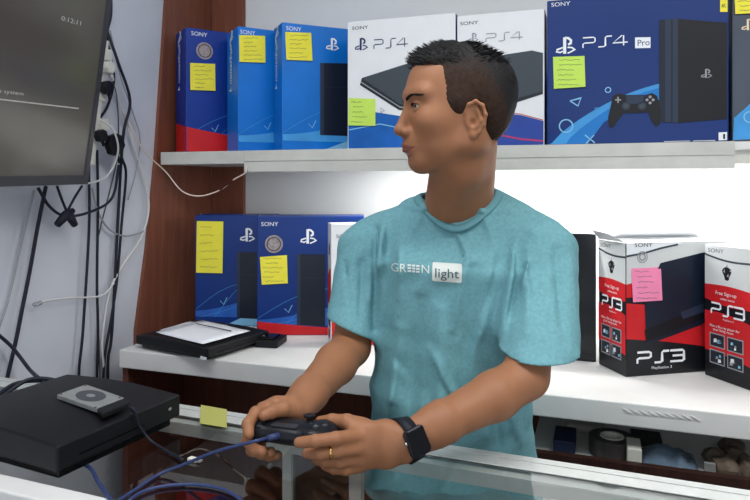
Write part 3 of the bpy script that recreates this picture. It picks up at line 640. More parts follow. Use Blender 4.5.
# ================================================================== CONSOLES
def console(name, label, corner, phi, wd, dp, h, arch, top=BLACKP, feet=True):
    "flat curved game console: corner = near right corner on its support, body runs along -x"
    ux = Vector((math.cos(phi), math.sin(phi), 0)); uy = Vector((-ux.y, ux.x, 0)); c = Vector(corner)
    t = thing(name, label, 'game console', c - ux * wd / 2 + uy * dp / 2, phi); n = 20
    mb = MB(); lo = []; hi = []
    def prof(z0, z1, inset, m, nm):
        pts = []
        for i in range(n + 1):
            s = i / n; pts.append((-wd * (1 - s) + (inset if i == 0 else (-inset if i == n else 0)), z0 + (z1 - z0) * (.86 + .14 * math.sin(math.pi * min(1, s * 1.02)))))
        base = [(-wd + inset, z0), (-inset, z0)]
        p = [c + ux * a + uy * inset + Vector((0, 0, b)) for a, b in base[::-1]] + [c + ux * a + uy * inset + Vector((0, 0, b)) for a, b in pts]
        m_ = MB().prism(p[::-1], uy * (dp - 2 * inset), m); return m_.build(nm, t, bevel=.004, seg=3)
    prof(h * .30, h, 0, top, 'top_shell'); prof(.004, h * .28, .012, BLACKG, 'bottom_shell')
    m_ = MB()
    m_.box((0, 0, 0), (0, 0, 0), BLACKG) if False else None
    for (a, b) in ((.03, .03), (wd - .03, .03), (.03, dp - .03), (wd - .03, dp - .03)):
        q = c - ux * a + uy * b; MB().tube([q + Vector((0, 0, .0003)), q + Vector((0, 0, .0045))], .008, CABLEB, 10).build('rubber_foot', t)
    s0 = c + uy * (dp * .15) + ux * .0008
    MB().prism([s0 + Vector((0, 0, h * .5)), s0 + uy * dp * .5 + Vector((0, 0, h * .5)), s0 + uy * dp * .5 + Vector((0, 0, h * .53)), s0 + Vector((0, 0, h * .53))], ux * .0006, BLACKG).build('disc_slot', t)
    q = c + uy * dp * .88 + ux * .0008 + Vector((0, 0, h * .6)); MB().prism([q, q + uy * .006, q + uy * .006 + Vector((0, 0, .004)), q + Vector((0, 0, .004))], ux * .001, GREYPR).build('power_button', t)
    return t, c, ux, uy
cc = G(57, 445, ZG + .062); cc.z = ZG
con, c0, ux, uy = console('game_console', 'large matte black game console on the glass counter with a disk drive on top', cc, R(-6), .30, .262, .066, 0)
cc2 = G(208, 348, ZL + .041); cc2.z = ZL + .0005
con2, c2, ux2, uy2 = console('game_console', 'low black game console on the left end of the lower shelf under white papers', cc2, R(-12), .295, .25, .043, 0)
q = G(194, 362, ZL + .012); 
tg = MB(); s0 = cc2 - ux2 * .028 - uy2 * .0012 + Vector((0, 0, .007)); tg.prism([s0, s0 + ux2 * .022, s0 + ux2 * .025 + Vector((0, 0, .007)), s0 + ux2 * .002 + Vector((0, 0, .009))], -uy2 * .001, PAPER); tg.build('sticker', con2)
# papers on that console
def papersheet(label, quad, z, m=PAPER):
    n = 6; q = [G(px, py, z) for px, py in quad]; vs = []
    for i in range(n + 1):
        for j in range(n + 1):
            u, v = i / n, j / n; p = q[0] * (1 - u) * (1 - v) + q[1] * u * (1 - v) + q[2] * u * v + q[3] * (1 - u) * v
            p = p.copy(); p.z = z + .004 * (u * u) * v + .002 * noise.noise(Vector((u * 3, v * 3, z * 50))); vs.append(p)
    o = MB().add(vs, [(i * (n + 1) + j, (i + 1) * (n + 1) + j, (i + 1) * (n + 1) + j + 1, i * (n + 1) + j + 1) for i in range(n) for j in range(n)], m).build('paper_sheet', smooth=True)
    s = o.modifiers.new('s', 'SOLIDIFY'); s.thickness = .001; return tag(o, label, 'paper')
papersheet('white paper on top of the console on the lower shelf', [(156, 332), (203, 344), (250, 332), (203, 320)], ZL + .0475)
papersheet('folded white paper peeking out under the top sheet on the shelf console', [(160, 330), (190, 338), (215, 326), (190, 321)], ZL + .0452)
mb = MB(); pa, pb = G(196, 323.5, ZL + .0535), G(231, 331, ZL + .0535)
mb.tube([pa, pb], .0018, GREYP, 6); tag(mb.build('pen'), 'slim grey pen lying on the white paper', 'pen')
# dark slim case behind papers
A = G(262, 331, ZL + .02); A.z = ZL + .0005
t = thing('controller_dock', 'flat black plastic dock behind the papers at the blue cartons', 'dock', A)
ax = Vector((1, .15, 0)).normalized(); ay = Vector((-.15, 1, 0)).normalized(); A0 = Vector((-.955, 1.665, ZL + .0005))
MB().prism([A0, A0 + ax * .07, A0 + ax * .07 + ay * .09, A0 + ay * .09], (0, 0, .022), BLACKP).build('dock_body', t, bevel=.004)
MB().prism([A0 + ax * .01 + ay * .01 + Vector((0, 0, .022)), A0 + ax * .055 + ay * .01 + Vector((0, 0, .022)), A0 + ax * .055 + ay * .07 + Vector((0, 0, .022)), A0 + ax * .01 + ay * .07 + Vector((0, 0, .022))], (0, 0, .006), BLACKG).build('dock_lid', t, bevel=.002)
# hard drive on the counter console
zt = ZG + .0675
hd = [G(57, 399, zt), G(86, 388.5, zt), G(124, 402, zt), G(97, 413, zt)]
t = thing('hard_drive', 'small silver hard disk drive lying on the black console', 'hard drive', sum(hd, Vector()) / 4)
SIL = mat('brushed_silver', (176, 178, 176), .35, .6, var=.1, vscale=80)
MB().prism(hd, (0, 0, .008), SIL).build('drive_case', t, bevel=.001)
mb = MB(); cen = sum(hd, Vector()) / 4 + Vector((0, 0, .0083)); e1 = (hd[2] - hd[1]) * .30; e2 = (hd[1] - hd[0]) * .36
mb.add([cen + e1 * math.cos(k * .3142) + e2 * math.sin(k * .3142) for k in range(20)], [tuple(range(20))], GREYP)
mb.add([cen + Vector((0, 0, .0003)) + e1 * .3 * math.cos(k * .3142) + e2 * .3 * math.sin(k * .3142) for k in range(20)], [tuple(range(20))], SIL); mb.build('platter_cover', t)
e1n = (hd[2] - hd[1]); e2n = (hd[1] - hd[0])
for a in (.05, .95):
    for b in (.08, .92):
        q = hd[0] + e1n * a + e2n * b + Vector((0, 0, .008)); MB().tube([q, q + Vector((0, 0, .0008))], .0022, GREYP, 8).build('screw', t)
ad = thing('drive_adapter', 'black adapter plugged onto the near end of the silver hard drive', 'adapter', G(112, 410, zt))
q = [G(97, 413.8, zt), G(124.5, 403, zt), G(131, 407, zt), G(103, 419, zt)]; MB().prism(q, (0, 0, .009), BLACKP).build('adapter_body', ad, bevel=.002)
s0 = (q[0] * .75 + q[1] * .25) + Vector((0, 0, .0092)); MB().tube([s0, s0 + Vector((0, 0, .001))], .003, SIL, 10).build('screw', ad)
cable('black_usb_cable', 'thin black cable from the drive adapter down to the white connector on the glass', [G(129, 407, zt + .005), G(134, 410, zt + .003), G(139, 425, ZG + .04), G(150, 440, ZG + .012), G(165, 450, ZG + .004), G(183, 460, ZG + .004)], .0022, CABLEB)
cable('black_usb_cable', 'black cable drooping from the adapter round the console front', [G(131, 409, zt + .004), G(136, 418, ZG + .05), G(133, 428, ZG + .025), G(118, 442, ZG + .008), G(97, 453, ZG + .004), G(84, 455, ZG + .004)], .002, CABLEB)
t = thing('usb_plug', 'tiny white connector lying on the glass counter left of the hands', 'plug', G(193, 463, ZG))
a = G(187, 461, ZG + .0008); b = G(199, 464, ZG + .0008); dv = (b - a); pv = Vector((-dv.y, dv.x, 0)).normalized() * .010
MB().prism([a, a + dv * .7, a + dv * .7 + pv, a + pv], (0, 0, .005), WPLAST).build('plug_body', t, bevel=.001)
MB().prism([a + dv * .7 + pv * .15 + Vector((0, 0, .001)), a + dv + pv * .15 + Vector((0, 0, .001)), a + dv + pv * .85 + Vector((0, 0, .001)), a + dv * .7 + pv * .85 + Vector((0, 0, .001))], (0, 0, .003), SIL).build('plug_tip', t)
cable('blue_cable', 'blue cable bunched beside the console front at the lower left', [G(62, 463, ZG + .004), G(75, 461, ZG + .004), G(90, 468, ZG + .004), G(97, 480, ZG + .004), G(105, 492, ZG + .004), G(115, 506, ZG + .004)], .003, CABLEN)

# ------------------------------------------------------------------ clutter on the bottom shelf, right
zs = zb - .02
def G2(px, py, z): return G(px, py, z)
p = P(612, 448, 1.60); t = thing('tape_roll', 'dark roll of wide tape on the bottom shelf under the white worktop', 'tape', (p.x, p.y, zs))
mb = MB(); zt_ = P(612, 436, 1.60).z; n = 28
ro, ri = .052, .026; v = []; f = []
for k in range(n):
    c, s = math.cos(k * 2 * math.pi / n), math.sin(k * 2 * math.pi / n)
    v += [(p.x + ro * c, p.y + ro * s, zs + .001), (p.x + ro * c, p.y + ro * s, zt_), (p.x + ri * c, p.y + ri * s, zt_), (p.x + ri * c, p.y + ri * s, zs + .001)]
for k in range(n):
    a, b = 4 * k, 4 * ((k + 1) % n)
    for i in range(4): f.append((a + i, b + i, b + (i + 1) % 4, a + (i + 1) % 4))
mb.add(v, f, mat('dark_tape', (60, 56, 56), .3)); mb.build('tape_winding', t, bevel=.001)
v2 = [(p.x + r_ * math.cos(k * 2 * math.pi / n), p.y + r_ * math.sin(k * 2 * math.pi / n), z_) for k in range(n) for r_, z_ in ((ri + .001, zt_ + .0015), (ri - .004, zt_ + .0015), (ri - .004, zs + .002), (ri + .001, zs + .002))]
MB().add(v2, f, WPLAST).build('core', t)
def clut(name, label, cat, px0, px1, Y0, dp, zz, m, hpx_top, bev=.003, skew=0):
    a = at(px0, Y0, zz + .0008); b = at(px1, Y0, zz + .0008); h = max(.004, P(px0, hpx_top, Y0).z - a.z)
    o = MB().prism([a, b, b + Vector((skew, dp, 0)), a + Vector((skew, dp, 0))], (0, 0, h), m).build(name, bevel=bev); return tag(o, label, cat)
clut('cardboard_box', 'small dark blue box left of the tape roll on the bottom shelf', 'box', 553, 575, 1.56, .1, zs, mat('dark_navy', (24, 34, 62), .5), 440)
clut('black_case', 'black oblong case behind the tape roll on the bottom shelf', 'case', 632, 664, 1.66, .1, zs, BLACKP, 443)
clut('white_adapter', 'small white charger beside the tape roll on the bottom shelf', 'charger', 627, 642, 1.535, .07, zs, WPLAST, 448)
clut('folded_cloth', 'pale grey wrapped bundle behind the tape roll under the worktop', 'bundle', 565, 606, 1.70, .1, zs, mat('pale_wrap', (176, 172, 164), .8, var=.15, vscale=30, bump=1, bscale=40), 424, .012)
clut('screwdriver', 'metal rod lying at the right on the bottom shelf', 'tool', 704, 716, 1.54, .008, zs, SIL, 462.5, .001)
# plastic bag: crumpled bluish film pillow
t0 = MB(); n = 26; ca = at(642, 1.53, zs); cb = at(701, 1.53, zs); vs_ = []
for sgn in (0, 1):
    for i in range(n + 1):
        for j in range(n + 1):
            u, v = i / n, j / n; b_ = (16 * u * (1 - u) * v * (1 - v)) ** .5
            x = ca.x + (cb.x - ca.x) * u; y = 1.53 + .12 * v; z = zs + .002 + (sgn) * b_ * (.030 + .022 * noise.noise(Vector((u * 5, v * 4, 1))) - .010 * u)
            vs_.append((x, y, z))
m1 = (n + 1) ** 2
t0.add(vs_, [(s * m1 + i * (n + 1) + j, s * m1 + (i + 1) * (n + 1) + j, s * m1 + (i + 1) * (n + 1) + j + 1, s * m1 + i * (n + 1) + j + 1) for s in (0, 1) for i in range(n) for j in range(n)], mat('plastic_film', (112, 132, 152), .22, trans=.25, bump=1, bscale=60))
tag(t0.build('plastic_bag', smooth=True), 'crumpled bluish clear plastic bag on the bottom shelf', 'bag')
for k, (px, Y0) in enumerate(((716, 1.60), (726, 1.56), (737, 1.62), (748, 1.57), (732, 1.68))):
    a = at(px, Y0, zs); rr = random.Random(k)
    mb = MB(); vv = []
    bmx = bmesh.new(); bmesh.ops.create_icosphere(bmx, subdivisions=2, radius=.028)
    for q_ in bmx.verts: q_.co *= 1 + .35 * noise.noise(q_.co * 40 + Vector((k * 3, 0, 0))); q_.co.z = max(q_.co.z * .8, -.02); q_.co += Vector((a.x, a.y, zs + .0205))
    me = bpy.data.meshes.new('crumpled_bag'); bmx.to_mesh(me); bmx.free(); me.materials.append(mat('brown_clutter', (96, 84, 72), .6, var=.4, vscale=50))
    o = bpy.data.objects.new('crumpled_bag', me); COL.objects.link(o)
    tag(o, 'brown crumpled packaging in the heap at the right end of the bottom shelf', 'packaging', 'crumpled packaging heap')

#MAN#
# ================================================================== PERSON (distance-field modelling, extracted as one skin)
SKIN = mat('skin', (152, 104, 74), .5, var=.05, vscale=25, sss=.08, bump=.1, bscale=300)
LIP = mat('lip_skin', (132, 80, 66), .45)
def seg(a, b, ra, rb):
    a = np.array(a, float); b = np.array(b, float); ab = b - a; L2 = ab @ ab + 1e-12
    def f(p):
        t = np.clip((p - a) @ ab / L2, 0, 1); return np.linalg.norm(p - a - t[:, None] * ab, axis=1) - (ra + (rb - ra) * t)
    return f, (a + b) / 2, math.sqrt(L2) / 2 + max(ra, rb)
def ell(c, r, M=None):
    c = np.array(c, float); r = np.array(r, float); M = np.eye(3) if M is None else M     # rows of M = local axes
    def f(p):
        q = (p - c) @ M.T; k0 = np.linalg.norm(q / r, axis=1); k1 = np.linalg.norm(q / (r * r), axis=1) + 1e-9; return k0 * (k0 - 1) / k1
    return f, c, max(r)
def econe(a, b, e1, r1a, r1b, r2a, r2b, rz=.02, k=0):
    a = np.array(a, float); b = np.array(b, float); ax = b - a; L = np.linalg.norm(ax); ax /= L
    e1 = np.array(e1, float); e1 = e1 - ax * (e1 @ ax); e1 /= np.linalg.norm(e1); e2 = np.cross(ax, e1)
    def f(p):
        q = p - a; z = q @ ax; t = np.clip(z / L, 0, 1); dz = np.maximum(np.maximum(-z, z - L), 0)
        R1 = r1a + (r1b - r1a) * t; R2 = r2a + (r2b - r2a) * t
        u = q @ e1 / R1; v = q @ e2 / R2; w_ = dz / rz; kk = np.sqrt(u * u + v * v + w_ * w_) + 1e-9
        g_ = np.sqrt((u / R1) ** 2 + (v / R2) ** 2 + (w_ / rz) ** 2) + 1e-9
        return kk * (kk - 1) / g_
    return f, (a + b) / 2, L / 2 + max(r1a, r1b, r2a, r2b)
def sdf_eval(ops, p, c=None, rad=None):
    d = np.full(len(p), 1.0)
    for op, (f, pc, pr), k in ops:
        if c is not None and np.linalg.norm(pc - c) > rad + pr + k + .02: continue
        e = f(p)
        if op == 'u':
            if k > 0:
                h = np.clip(.5 + .5 * (d - e) / k, 0, 1); d = d * (1 - h) + e * h - k * h * (1 - h)
            else: d = np.minimum(d, e)
        else:
            if k > 0:
                h = np.clip(.5 - .5 * (d + e) / k, 0, 1); d = d * (1 - h) - e * h + k * h * (1 - h)
            else: d = np.maximum(d, -e)
    return d
def extract(ops, lo, hi, h, post=None, B=12):
    lo = np.array(lo, float); hi = np.array(hi, float); nb = np.ceil((hi - lo) / (h * B)).astype(int); N = nb * B + 1
    V = np.full(N, .5, np.float32); br = h * B * .87
    loc = np.stack(np.meshgrid(*[np.arange(B + 1)] * 3, indexing='ij'), -1).reshape(-1, 3) * h
    for ijk in np.ndindex(*nb):
        o = lo + np.array(ijk) * B * h; c = o + B * h / 2
        dc = sdf_eval(ops, c[None], c, br)[0]
        if dc > br * 1.5 + .02: continue
        i, j, k = [q * B for q in ijk]
        if dc < -(br * 2.5 + .02): V[i:i + B + 1, j:j + B + 1, k:k + B + 1] = -.5; continue
        P_ = loc + o; d = sdf_eval(ops, P_, c, br)
        if post is not None: d = post(P_, d)
        V[i:i + B + 1, j:j + B + 1, k:k + B + 1] = d.reshape(B + 1, B + 1, B + 1)
    s = V < 0; A = N - 1
    cnt_ = sum(s[a:a + A[0], b:b + A[1], c:c + A[2]].astype(np.int8) for a in (0, 1) for b in (0, 1) for c in (0, 1))
    act = (cnt_ > 0) & (cnt_ < 8); idx = np.full(A, -1, np.int64); cells = np.argwhere(act); idx[act] = np.arange(len(cells))
    acc = np.zeros((len(cells), 3)); n_ = np.zeros(len(cells)); I, J, K = cells.T
    cor = [(a, b, c) for a in (0, 1) for b in (0, 1) for c in (0, 1)]
    for a in cor:
        for ax in range(3):
            if a[ax]: continue
            b = list(a); b[ax] = 1
            va = V[I + a[0], J + a[1], K + a[2]]; vb = V[I + b[0], J + b[1], K + b[2]]; m = (va < 0) != (vb < 0)
            t = np.where(m, va / np.where(m, va - vb, 1), 0); pt = np.tile(np.array(a, float), (len(cells), 1)); pt[:, ax] = t
            acc[m] += pt[m]; n_[m] += 1
    vert = lo + (cells + acc / n_[:, None]) * h; quads = []
    for ax in range(3):
        u, v = (ax + 1) % 3, (ax + 2) % 3
        sl0 = [slice(None)] * 3; sl1 = [slice(None)] * 3; sl0[ax] = slice(0, -1); sl1[ax] = slice(1, None)
        ch = s[tuple(sl0)] != s[tuple(sl1)]; e = np.argwhere(ch); e = e[(e[:, u] > 0) & (e[:, v] > 0) & (e[:, u] < A[u]) & (e[:, v] < A[v])]
        def cell(du, dv): q = e.copy(); q[:, u] += du; q[:, v] += dv; return idx[q[:, 0], q[:, 1], q[:, 2]]
        q = np.stack([cell(-1, -1), cell(0, -1), cell(0, 0), cell(-1, 0)], 1)
        ins = s[e[:, 0], e[:, 1], e[:, 2]]; q[~ins] = q[~ins][:, ::-1]; quads.append(q)
    return vert, np.concatenate(quads)
def np_mesh(name, vert, quads, mats, parent, matidx=None, local=True):
    Wv = vert @ ROT.T + np.array([0, 0, CAMZ]) if local else vert
    if parent is not None:
        Mi = np.array(MINV[parent.name]); Wv = Wv @ Mi[:3, :3].T + Mi[:3, 3]
    me = bpy.data.meshes.new(name); me.vertices.add(len(Wv)); me.vertices.foreach_set('co', Wv.astype(np.float32).ravel())
    me.loops.add(quads.size); me.loops.foreach_set('vertex_index', quads.ravel().astype(np.int32)); me.polygons.add(len(quads))
    me.polygons.foreach_set('loop_start', np.arange(0, quads.size, 4, dtype=np.int32))
    me.polygons.foreach_set('use_smooth', np.ones(len(quads), bool))
    for m in mats: me.materials.append(m)
    if matidx is not None: me.polygons.foreach_set('material_index', matidx.astype(np.int32))
    me.update(calc_edges=True); me.validate()
    o = bpy.data.objects.new(name, me); COL.objects.link(o)
    if parent is not None: o.parent = parent
    return o
# ---- head frame
HC = CF(458, 100, 1.14)
ya = R(9)
fx = np.array([-math.cos(ya), -math.sin(ya), -.02]); fx /= np.linalg.norm(fx)           # face forward (image left, a little to camera)
fy = np.array([math.sin(ya), -math.cos(ya), 0.0]); fz = np.cross(fx, fy)                   # his left (towards camera), up
if fz[2] < 0: fz = -fz
HM = np.stack([fx, fy, fz])
def H(x, y, z): return HC + fx * x + fy * y + fz * z
def hell(c, r, tilt=0):
    M = HM
    if tilt:
        c_, s_ = math.cos(tilt), math.sin(tilt); M = np.stack([fx * c_ + fz * s_, fy, -fx * s_ + fz * c_])
    return ell(H(*c), r, M)
def hseg(a, b, ra, rb): return seg(H(*a), H(*b), ra, rb)
U = []
def u(p, k=.01): U.append(('u', p, k))
def sb(p, k=.004): U.append(('s', p, k))
u(hell((-.008, 0, .012), (.090, .072, .080)), 0)
u(hell((.030, 0, .010), (.063, .062, .078)), .02)
u(hell((.036, 0, -.045), (.050, .058, .064)), .03)
u(hell((.047, 0, -.080), (.042, .042, .042)), .02)
for sg in (1, -1):
    u(hseg((-.006, sg * .047, -.078), (.058, sg * .020, -.106), .0165, .0175), .022)
    u(hell((.040, sg * .034, -.070), (.030, .020, .028)), .025)          # cheek fullness
    u(hseg((-.010, sg * .056, -.045), (-.006, sg * .050, -.078), .015, .015), .03)
    u(hell((.058, sg * .042, -.040), (.024, .020, .018)), .026)       # cheekbone
    u(hseg((.0865, sg * .012, .008), (.072, sg * .048, .006), .009, .009), .016)   # brow
    sb(hell((.100, sg * .032, -.014), (.015, .016, .009)), .014)       # socket
u(hell((.0725, 0, -.110), (.0175, .022, .0175)), .020)                    # chin
u(hell((.086, 0, -.077), (.014, .024, .022)), .018)                    # muzzle
for sg in (1, -1):
    u(hell((.0755, sg * .031, -.0150), (.0142, .0150, .0128)), .004)   # lids
    sb(hell((.090, sg * .0325, -.0150), (.014, .0125, .0038)), .0018)   # slit
u(hseg((.085, 0, -.002), (.1045, 0, -.049), .0075, .0100), .010)
u(hell((.1050, 0, -.054), (.0120, .0115, .0095)), .006)
for sg in (1, -1):
    u(hell((.0945, sg * .0150, -.0580), (.0110, .0075, .0085)), .004)
    sb(hell((.0985, sg * .0070, -.0660), (.0052, .0034, .003)), .002)
    u(hseg((.0980, sg * .003, -.0800), (.0850, sg * .025, -.0845), .0052, .0026), .005)   # upper lip
    u(hseg((.0955, sg * .000, -.0890), (.0850, sg * .021, -.0868), .0060, .0030), .005)   # lower lip
    sb(hseg((.103, 0, -.0846), (.0870, sg * .028, -.0860), .0011, .0008), .0022)
sb(hell((.098, 0, -.1005), (.008, .018, .005)), .009)                   # below lip
# ears
for sg in (1, -1):
    eM = np.stack([fx * .95 + fy * sg * .30, -fx * sg * 0 + fy * sg * .95 - fx * .30, fz]);
    tl = R(-10); ex = fx * math.cos(tl) + fz * math.sin(tl); ez = -fx * math.sin(tl) + fz * math.cos(tl)
    ey = fy * sg; ea = ex * .88 + ey * .0 - 0 * ex; 
    def E(x, y, z): return H(-.006, sg * .0715, -.042) + ex * x + ey * (y - x * .42) + ez * z
    u(ell(E(.001, .004, .002), (.0155, .0045, .0275), np.stack([(ex - ey * .42) / np.linalg.norm(ex - ey * .42), (ey + ex * .42) / np.linalg.norm(ey + ex * .42), ez])), .005)
    rim = [(.012, .004, .014), (.006, .007, .026), (-.005, .009, .029), (-.014, .009, .020), (-.016, .009, .004), (-.011, .007, -.012), (-.004, .005, -.022), (.005, .004, -.026)]
    sb(ell(E(.001, .012, .004), (.0105, .006, .0180), np.stack([(ex - ey * .42) / np.linalg.norm(ex - ey * .42), (ey + ex * .42) / np.linalg.norm(ey + ex * .42), ez])), .003)
    for a, b in zip(rim[:-1], rim[1:]): u(seg(E(*a), E(*b), .0032, .0032), .003)
    for a, b in (((-.006, .006, .016), (-.008, .007, -.004)), ((-.008, .007, -.004), (.002, .006, -.014))): u(seg(E(*a), E(*b), .0028, .0028), .003)
    u(ell(E(.006, .004, -.025), (.0065, .0045, .0080)), .004)
    u(ell(E(.010, .005, -.006), (.0035, .003, .006)), .003)
    sb(ell(E(.005, .008, -.005), (.0050, .005, .0065)), .003)
# neck
NR = CF(463, 192, 1.262)
u(econe(H(-.012, 0, -.070), NR + np.array([-.008, .0, -.05]), fy, .050, .058, .058, .066, .03), .018)
u(seg(H(.008, 0, -.105), NR + np.array([-.034, -.030, -.045]), .036, .034), .02)
u(seg(H(-.020, .038, -.075), NR + np.array([-.045, -.045, -.035]), .016, .011), .025)
u(seg(H(-.004, 0, -.125), NR + np.array([-.052, -.022, -.040]), .036, .022), .025)
# ---- torso under the shirt
LAT = np.array([.917, -.40, 0]); CHN = np.array([-.40, -.917, 0])
SL = CF(546, 244, 1.205); SR = CF(366, 242, 1.345)
c1 = np.array([.158, 1.275, -.17]); c2 = np.array([.150, 1.300, -.42]); c3 = np.array([.150, 1.305, -.60])
u(econe(c1, c2, LAT, .125, .12, .075, .075, .03), .02)
u(econe(c2, c3, LAT, .12, .130, .075, .08, .03), .02)
u(seg(SL + [-.03, .01, -.015], NR + [.03, 0, -.07], .036, .044), .02); u(seg(SR + [.03, -.01, -.015], NR + [-.03, 0, -.07], .036, .044), .02)
# his left arm (image right)
EL = CF(526, 376, 1.085); WL = CF(404, 443, .975)
u(seg(SL, EL + (SL - EL) * .45, .040, .041), .015); u(seg(EL + (SL - EL) * .45, EL, .041, .0375), .012)
m1_ = EL + (WL - EL) * .28 + np.array([0, 0, -.004])
u(seg(EL, m1_, .0365, .0385), .012); u(seg(m1_, EL + (WL - EL) * .75, .0385, .0295), .012)
u(econe(EL + (WL - EL) * .70, WL, (0, 0, 1), .033, .0285, .030, .0235, .015), .015)
# his right arm (image left)
ER = CF(351, 347, 1.29); WR = CF(293, 412, 1.055)
u(seg(SR, ER, .039, .038), .015); m2_ = ER + (WR - ER) * .3
u(seg(ER, m2_, .0375, .0385), .012); u(seg(m2_, ER + (WR - ER) * .78, .0385, .029), .012); u(econe(ER + (WR - ER) * .74, WR, LAT, .032, .030, .028, .024, .015), .015)
def chain(pts, rs, k0=.008, k=.002):
    pts = [CF(*p) for p in pts]
    for i in range(len(pts) - 1): u(seg(pts[i], pts[i + 1], rs[i], rs[i + 1]), k0 if i == 0 else k)
    # knuckle pads
    for i in range(1, len(pts) - 1): u(ell(pts[i], (rs[i] * 1.05,) * 3), .002)
# left hand (image right)
KL = CF(354, 447, .978)
u(econe(CF(402, 443, .975), CF(386, 444, .974), (0, 0, 1), .0285, .034, .022, .020, .012), .015)
u(econe(CF(388, 444, .974), KL, (0, 0, 1), .034, .0365, .0185, .0145, .012), .015)
u(econe(CF(384, 437, .985), CF(357, 428, .992), (0, 0, 1), .018, .014, .018, .014, .01), .015)
chain([(362, 427, .990), (347, 422, .990), (332, 420.5, 1.0), (320, 421.5, 1.008)], [.0135, .0118, .0100, .0082])
chain([(357, 436, .968), (336, 438.5, .940), (315, 441, .926), (299, 442.5, .934)], [.0110, .0098, .0090, .0078])
chain([(357, 448, .966), (337, 451, .944), (320, 453.5, .938), (307, 453.5, .950)], [.0108, .0098, .0088, .0078])
chain([(357, 458, .974), (339, 461.5, .960), (326, 462, .970), (317, 460, .986)], [.0104, .0094, .0085, .0076])
chain([(360, 466, .982), (346, 469.5, .972), (334, 469, .982), (325, 466, .996)], [.0095, .0085, .0078, .007])
# right hand (image left)
u(econe(WR, CF(276, 416, 1.045), (.5, -.2, .8), .030, .034, .022, .018, .012), .015)
u(econe(CF(278, 416, 1.045), CF(262, 419, 1.04), (.3, -.2, .9), .033, .030, .017, .015, .010), .015)
chain([(294, 412, 1.035), (283, 409, 1.015), (272, 412, 1.0), (264, 415.5, .992)], [.0135, .0118, .0100, .0082])
chain([(268, 411, 1.035), (256, 413, 1.01), (248, 424, .988), (249, 434, .975)], [.0115, .0102, .0092, .0080])
chain([(264, 416, 1.045), (250, 426, 1.02), (248, 441, 1.0), (255, 450, .985), (262, 451.5, .977)], [.0112, .0104, .0096, .0090, .0080])
chain([(266, 422, 1.052), (252, 436, 1.035), (252, 450, 1.015), (262, 453.5, 1.0), (271, 452, .988)], [.0108, .0100, .0093, .0086, .0077])
chain([(270, 428, 1.06), (260, 442, 1.05), (262, 453, 1.035), (270, 456, 1.02), (277, 455, 1.01)], [.0098, .0092, .0086, .0080, .0072])
# knuckle creases, small folds
fc = H(.08, 0, 0)
allc = np.array([CF(240, 480, 1.0), CF(600, 30, 1.3)])
lo = [-.225, .89, -.66]; hi = [.36, 1.43, .25]
base = P(455, 470, 1.30); base.z = 0
man = thing('person', 'man in a teal shirt holding a black gamepad behind the counter, looking left', 'person', base)
vert, quads = extract(U, lo, hi, .0021)
fcen = vert[quads].mean(1); q = (fcen - HC) @ HM.T
lipm = (q[:, 0] > .083) & (np.abs(q[:, 1]) < .0250) & (q[:, 2] < -.0765 - np.abs(q[:, 1]) * .22) & (q[:, 2] > -.0955 + np.abs(q[:, 1]) * .26)
body = np_mesh('body', vert, quads, [SKIN, LIP], man, lipm.astype(int))
EYEW = mat('eye_white', (176, 166, 156), .25); IRIS = mat('iris', (36, 22, 16), .15)
for sg in (1, -1):
    mb = MB()
    def ball(c, r, m, n=14):
        c = np.array(c); vs_ = []; fs_ = []
        for i in range(n + 1):
            for j in range(2 * n):
                th, ph = math.pi * i / n, math.pi * j / n; w3 = ROT @ (c + r * np.array([math.sin(th) * math.cos(ph), math.sin(th) * math.sin(ph), math.cos(th)])) + [0, 0, CAMZ]; vs_.append(w3)
        for i in range(n):
            for j in range(2 * n): fs_.append((i * 2 * n + j, (i + 1) * 2 * n + j, (i + 1) * 2 * n + (j + 1) % (2 * n), i * 2 * n + (j + 1) % (2 * n)))
        mb.add(vs_, fs_, m)
    ec = H(.0745, sg * .0315, -.0150); ball(ec, .0128, EYEW); e = mb.build('eyeball', man, smooth=True)
    mb = MB(); gz = fx * .93 + fy * sg * .20 + fy * .1; gz /= np.linalg.norm(gz); ball(ec + gz * .0078, .0056, IRIS); mb.build('iris', man, smooth=True).parent = e
def h2w(x, y, z): return Vector(ROT @ H(x, y, z)) + Vector((0, 0, CAMZ))
HAIRM = mat('black_hair', (13, 12, 14), .6, 0, .3, var=.2, vscale=90, bump=.6, bscale=400)
FADE = mat('short_side_hair', (54, 39, 31), .85, 0, .2, var=.25, vscale=120, bump=.3, bscale=900)
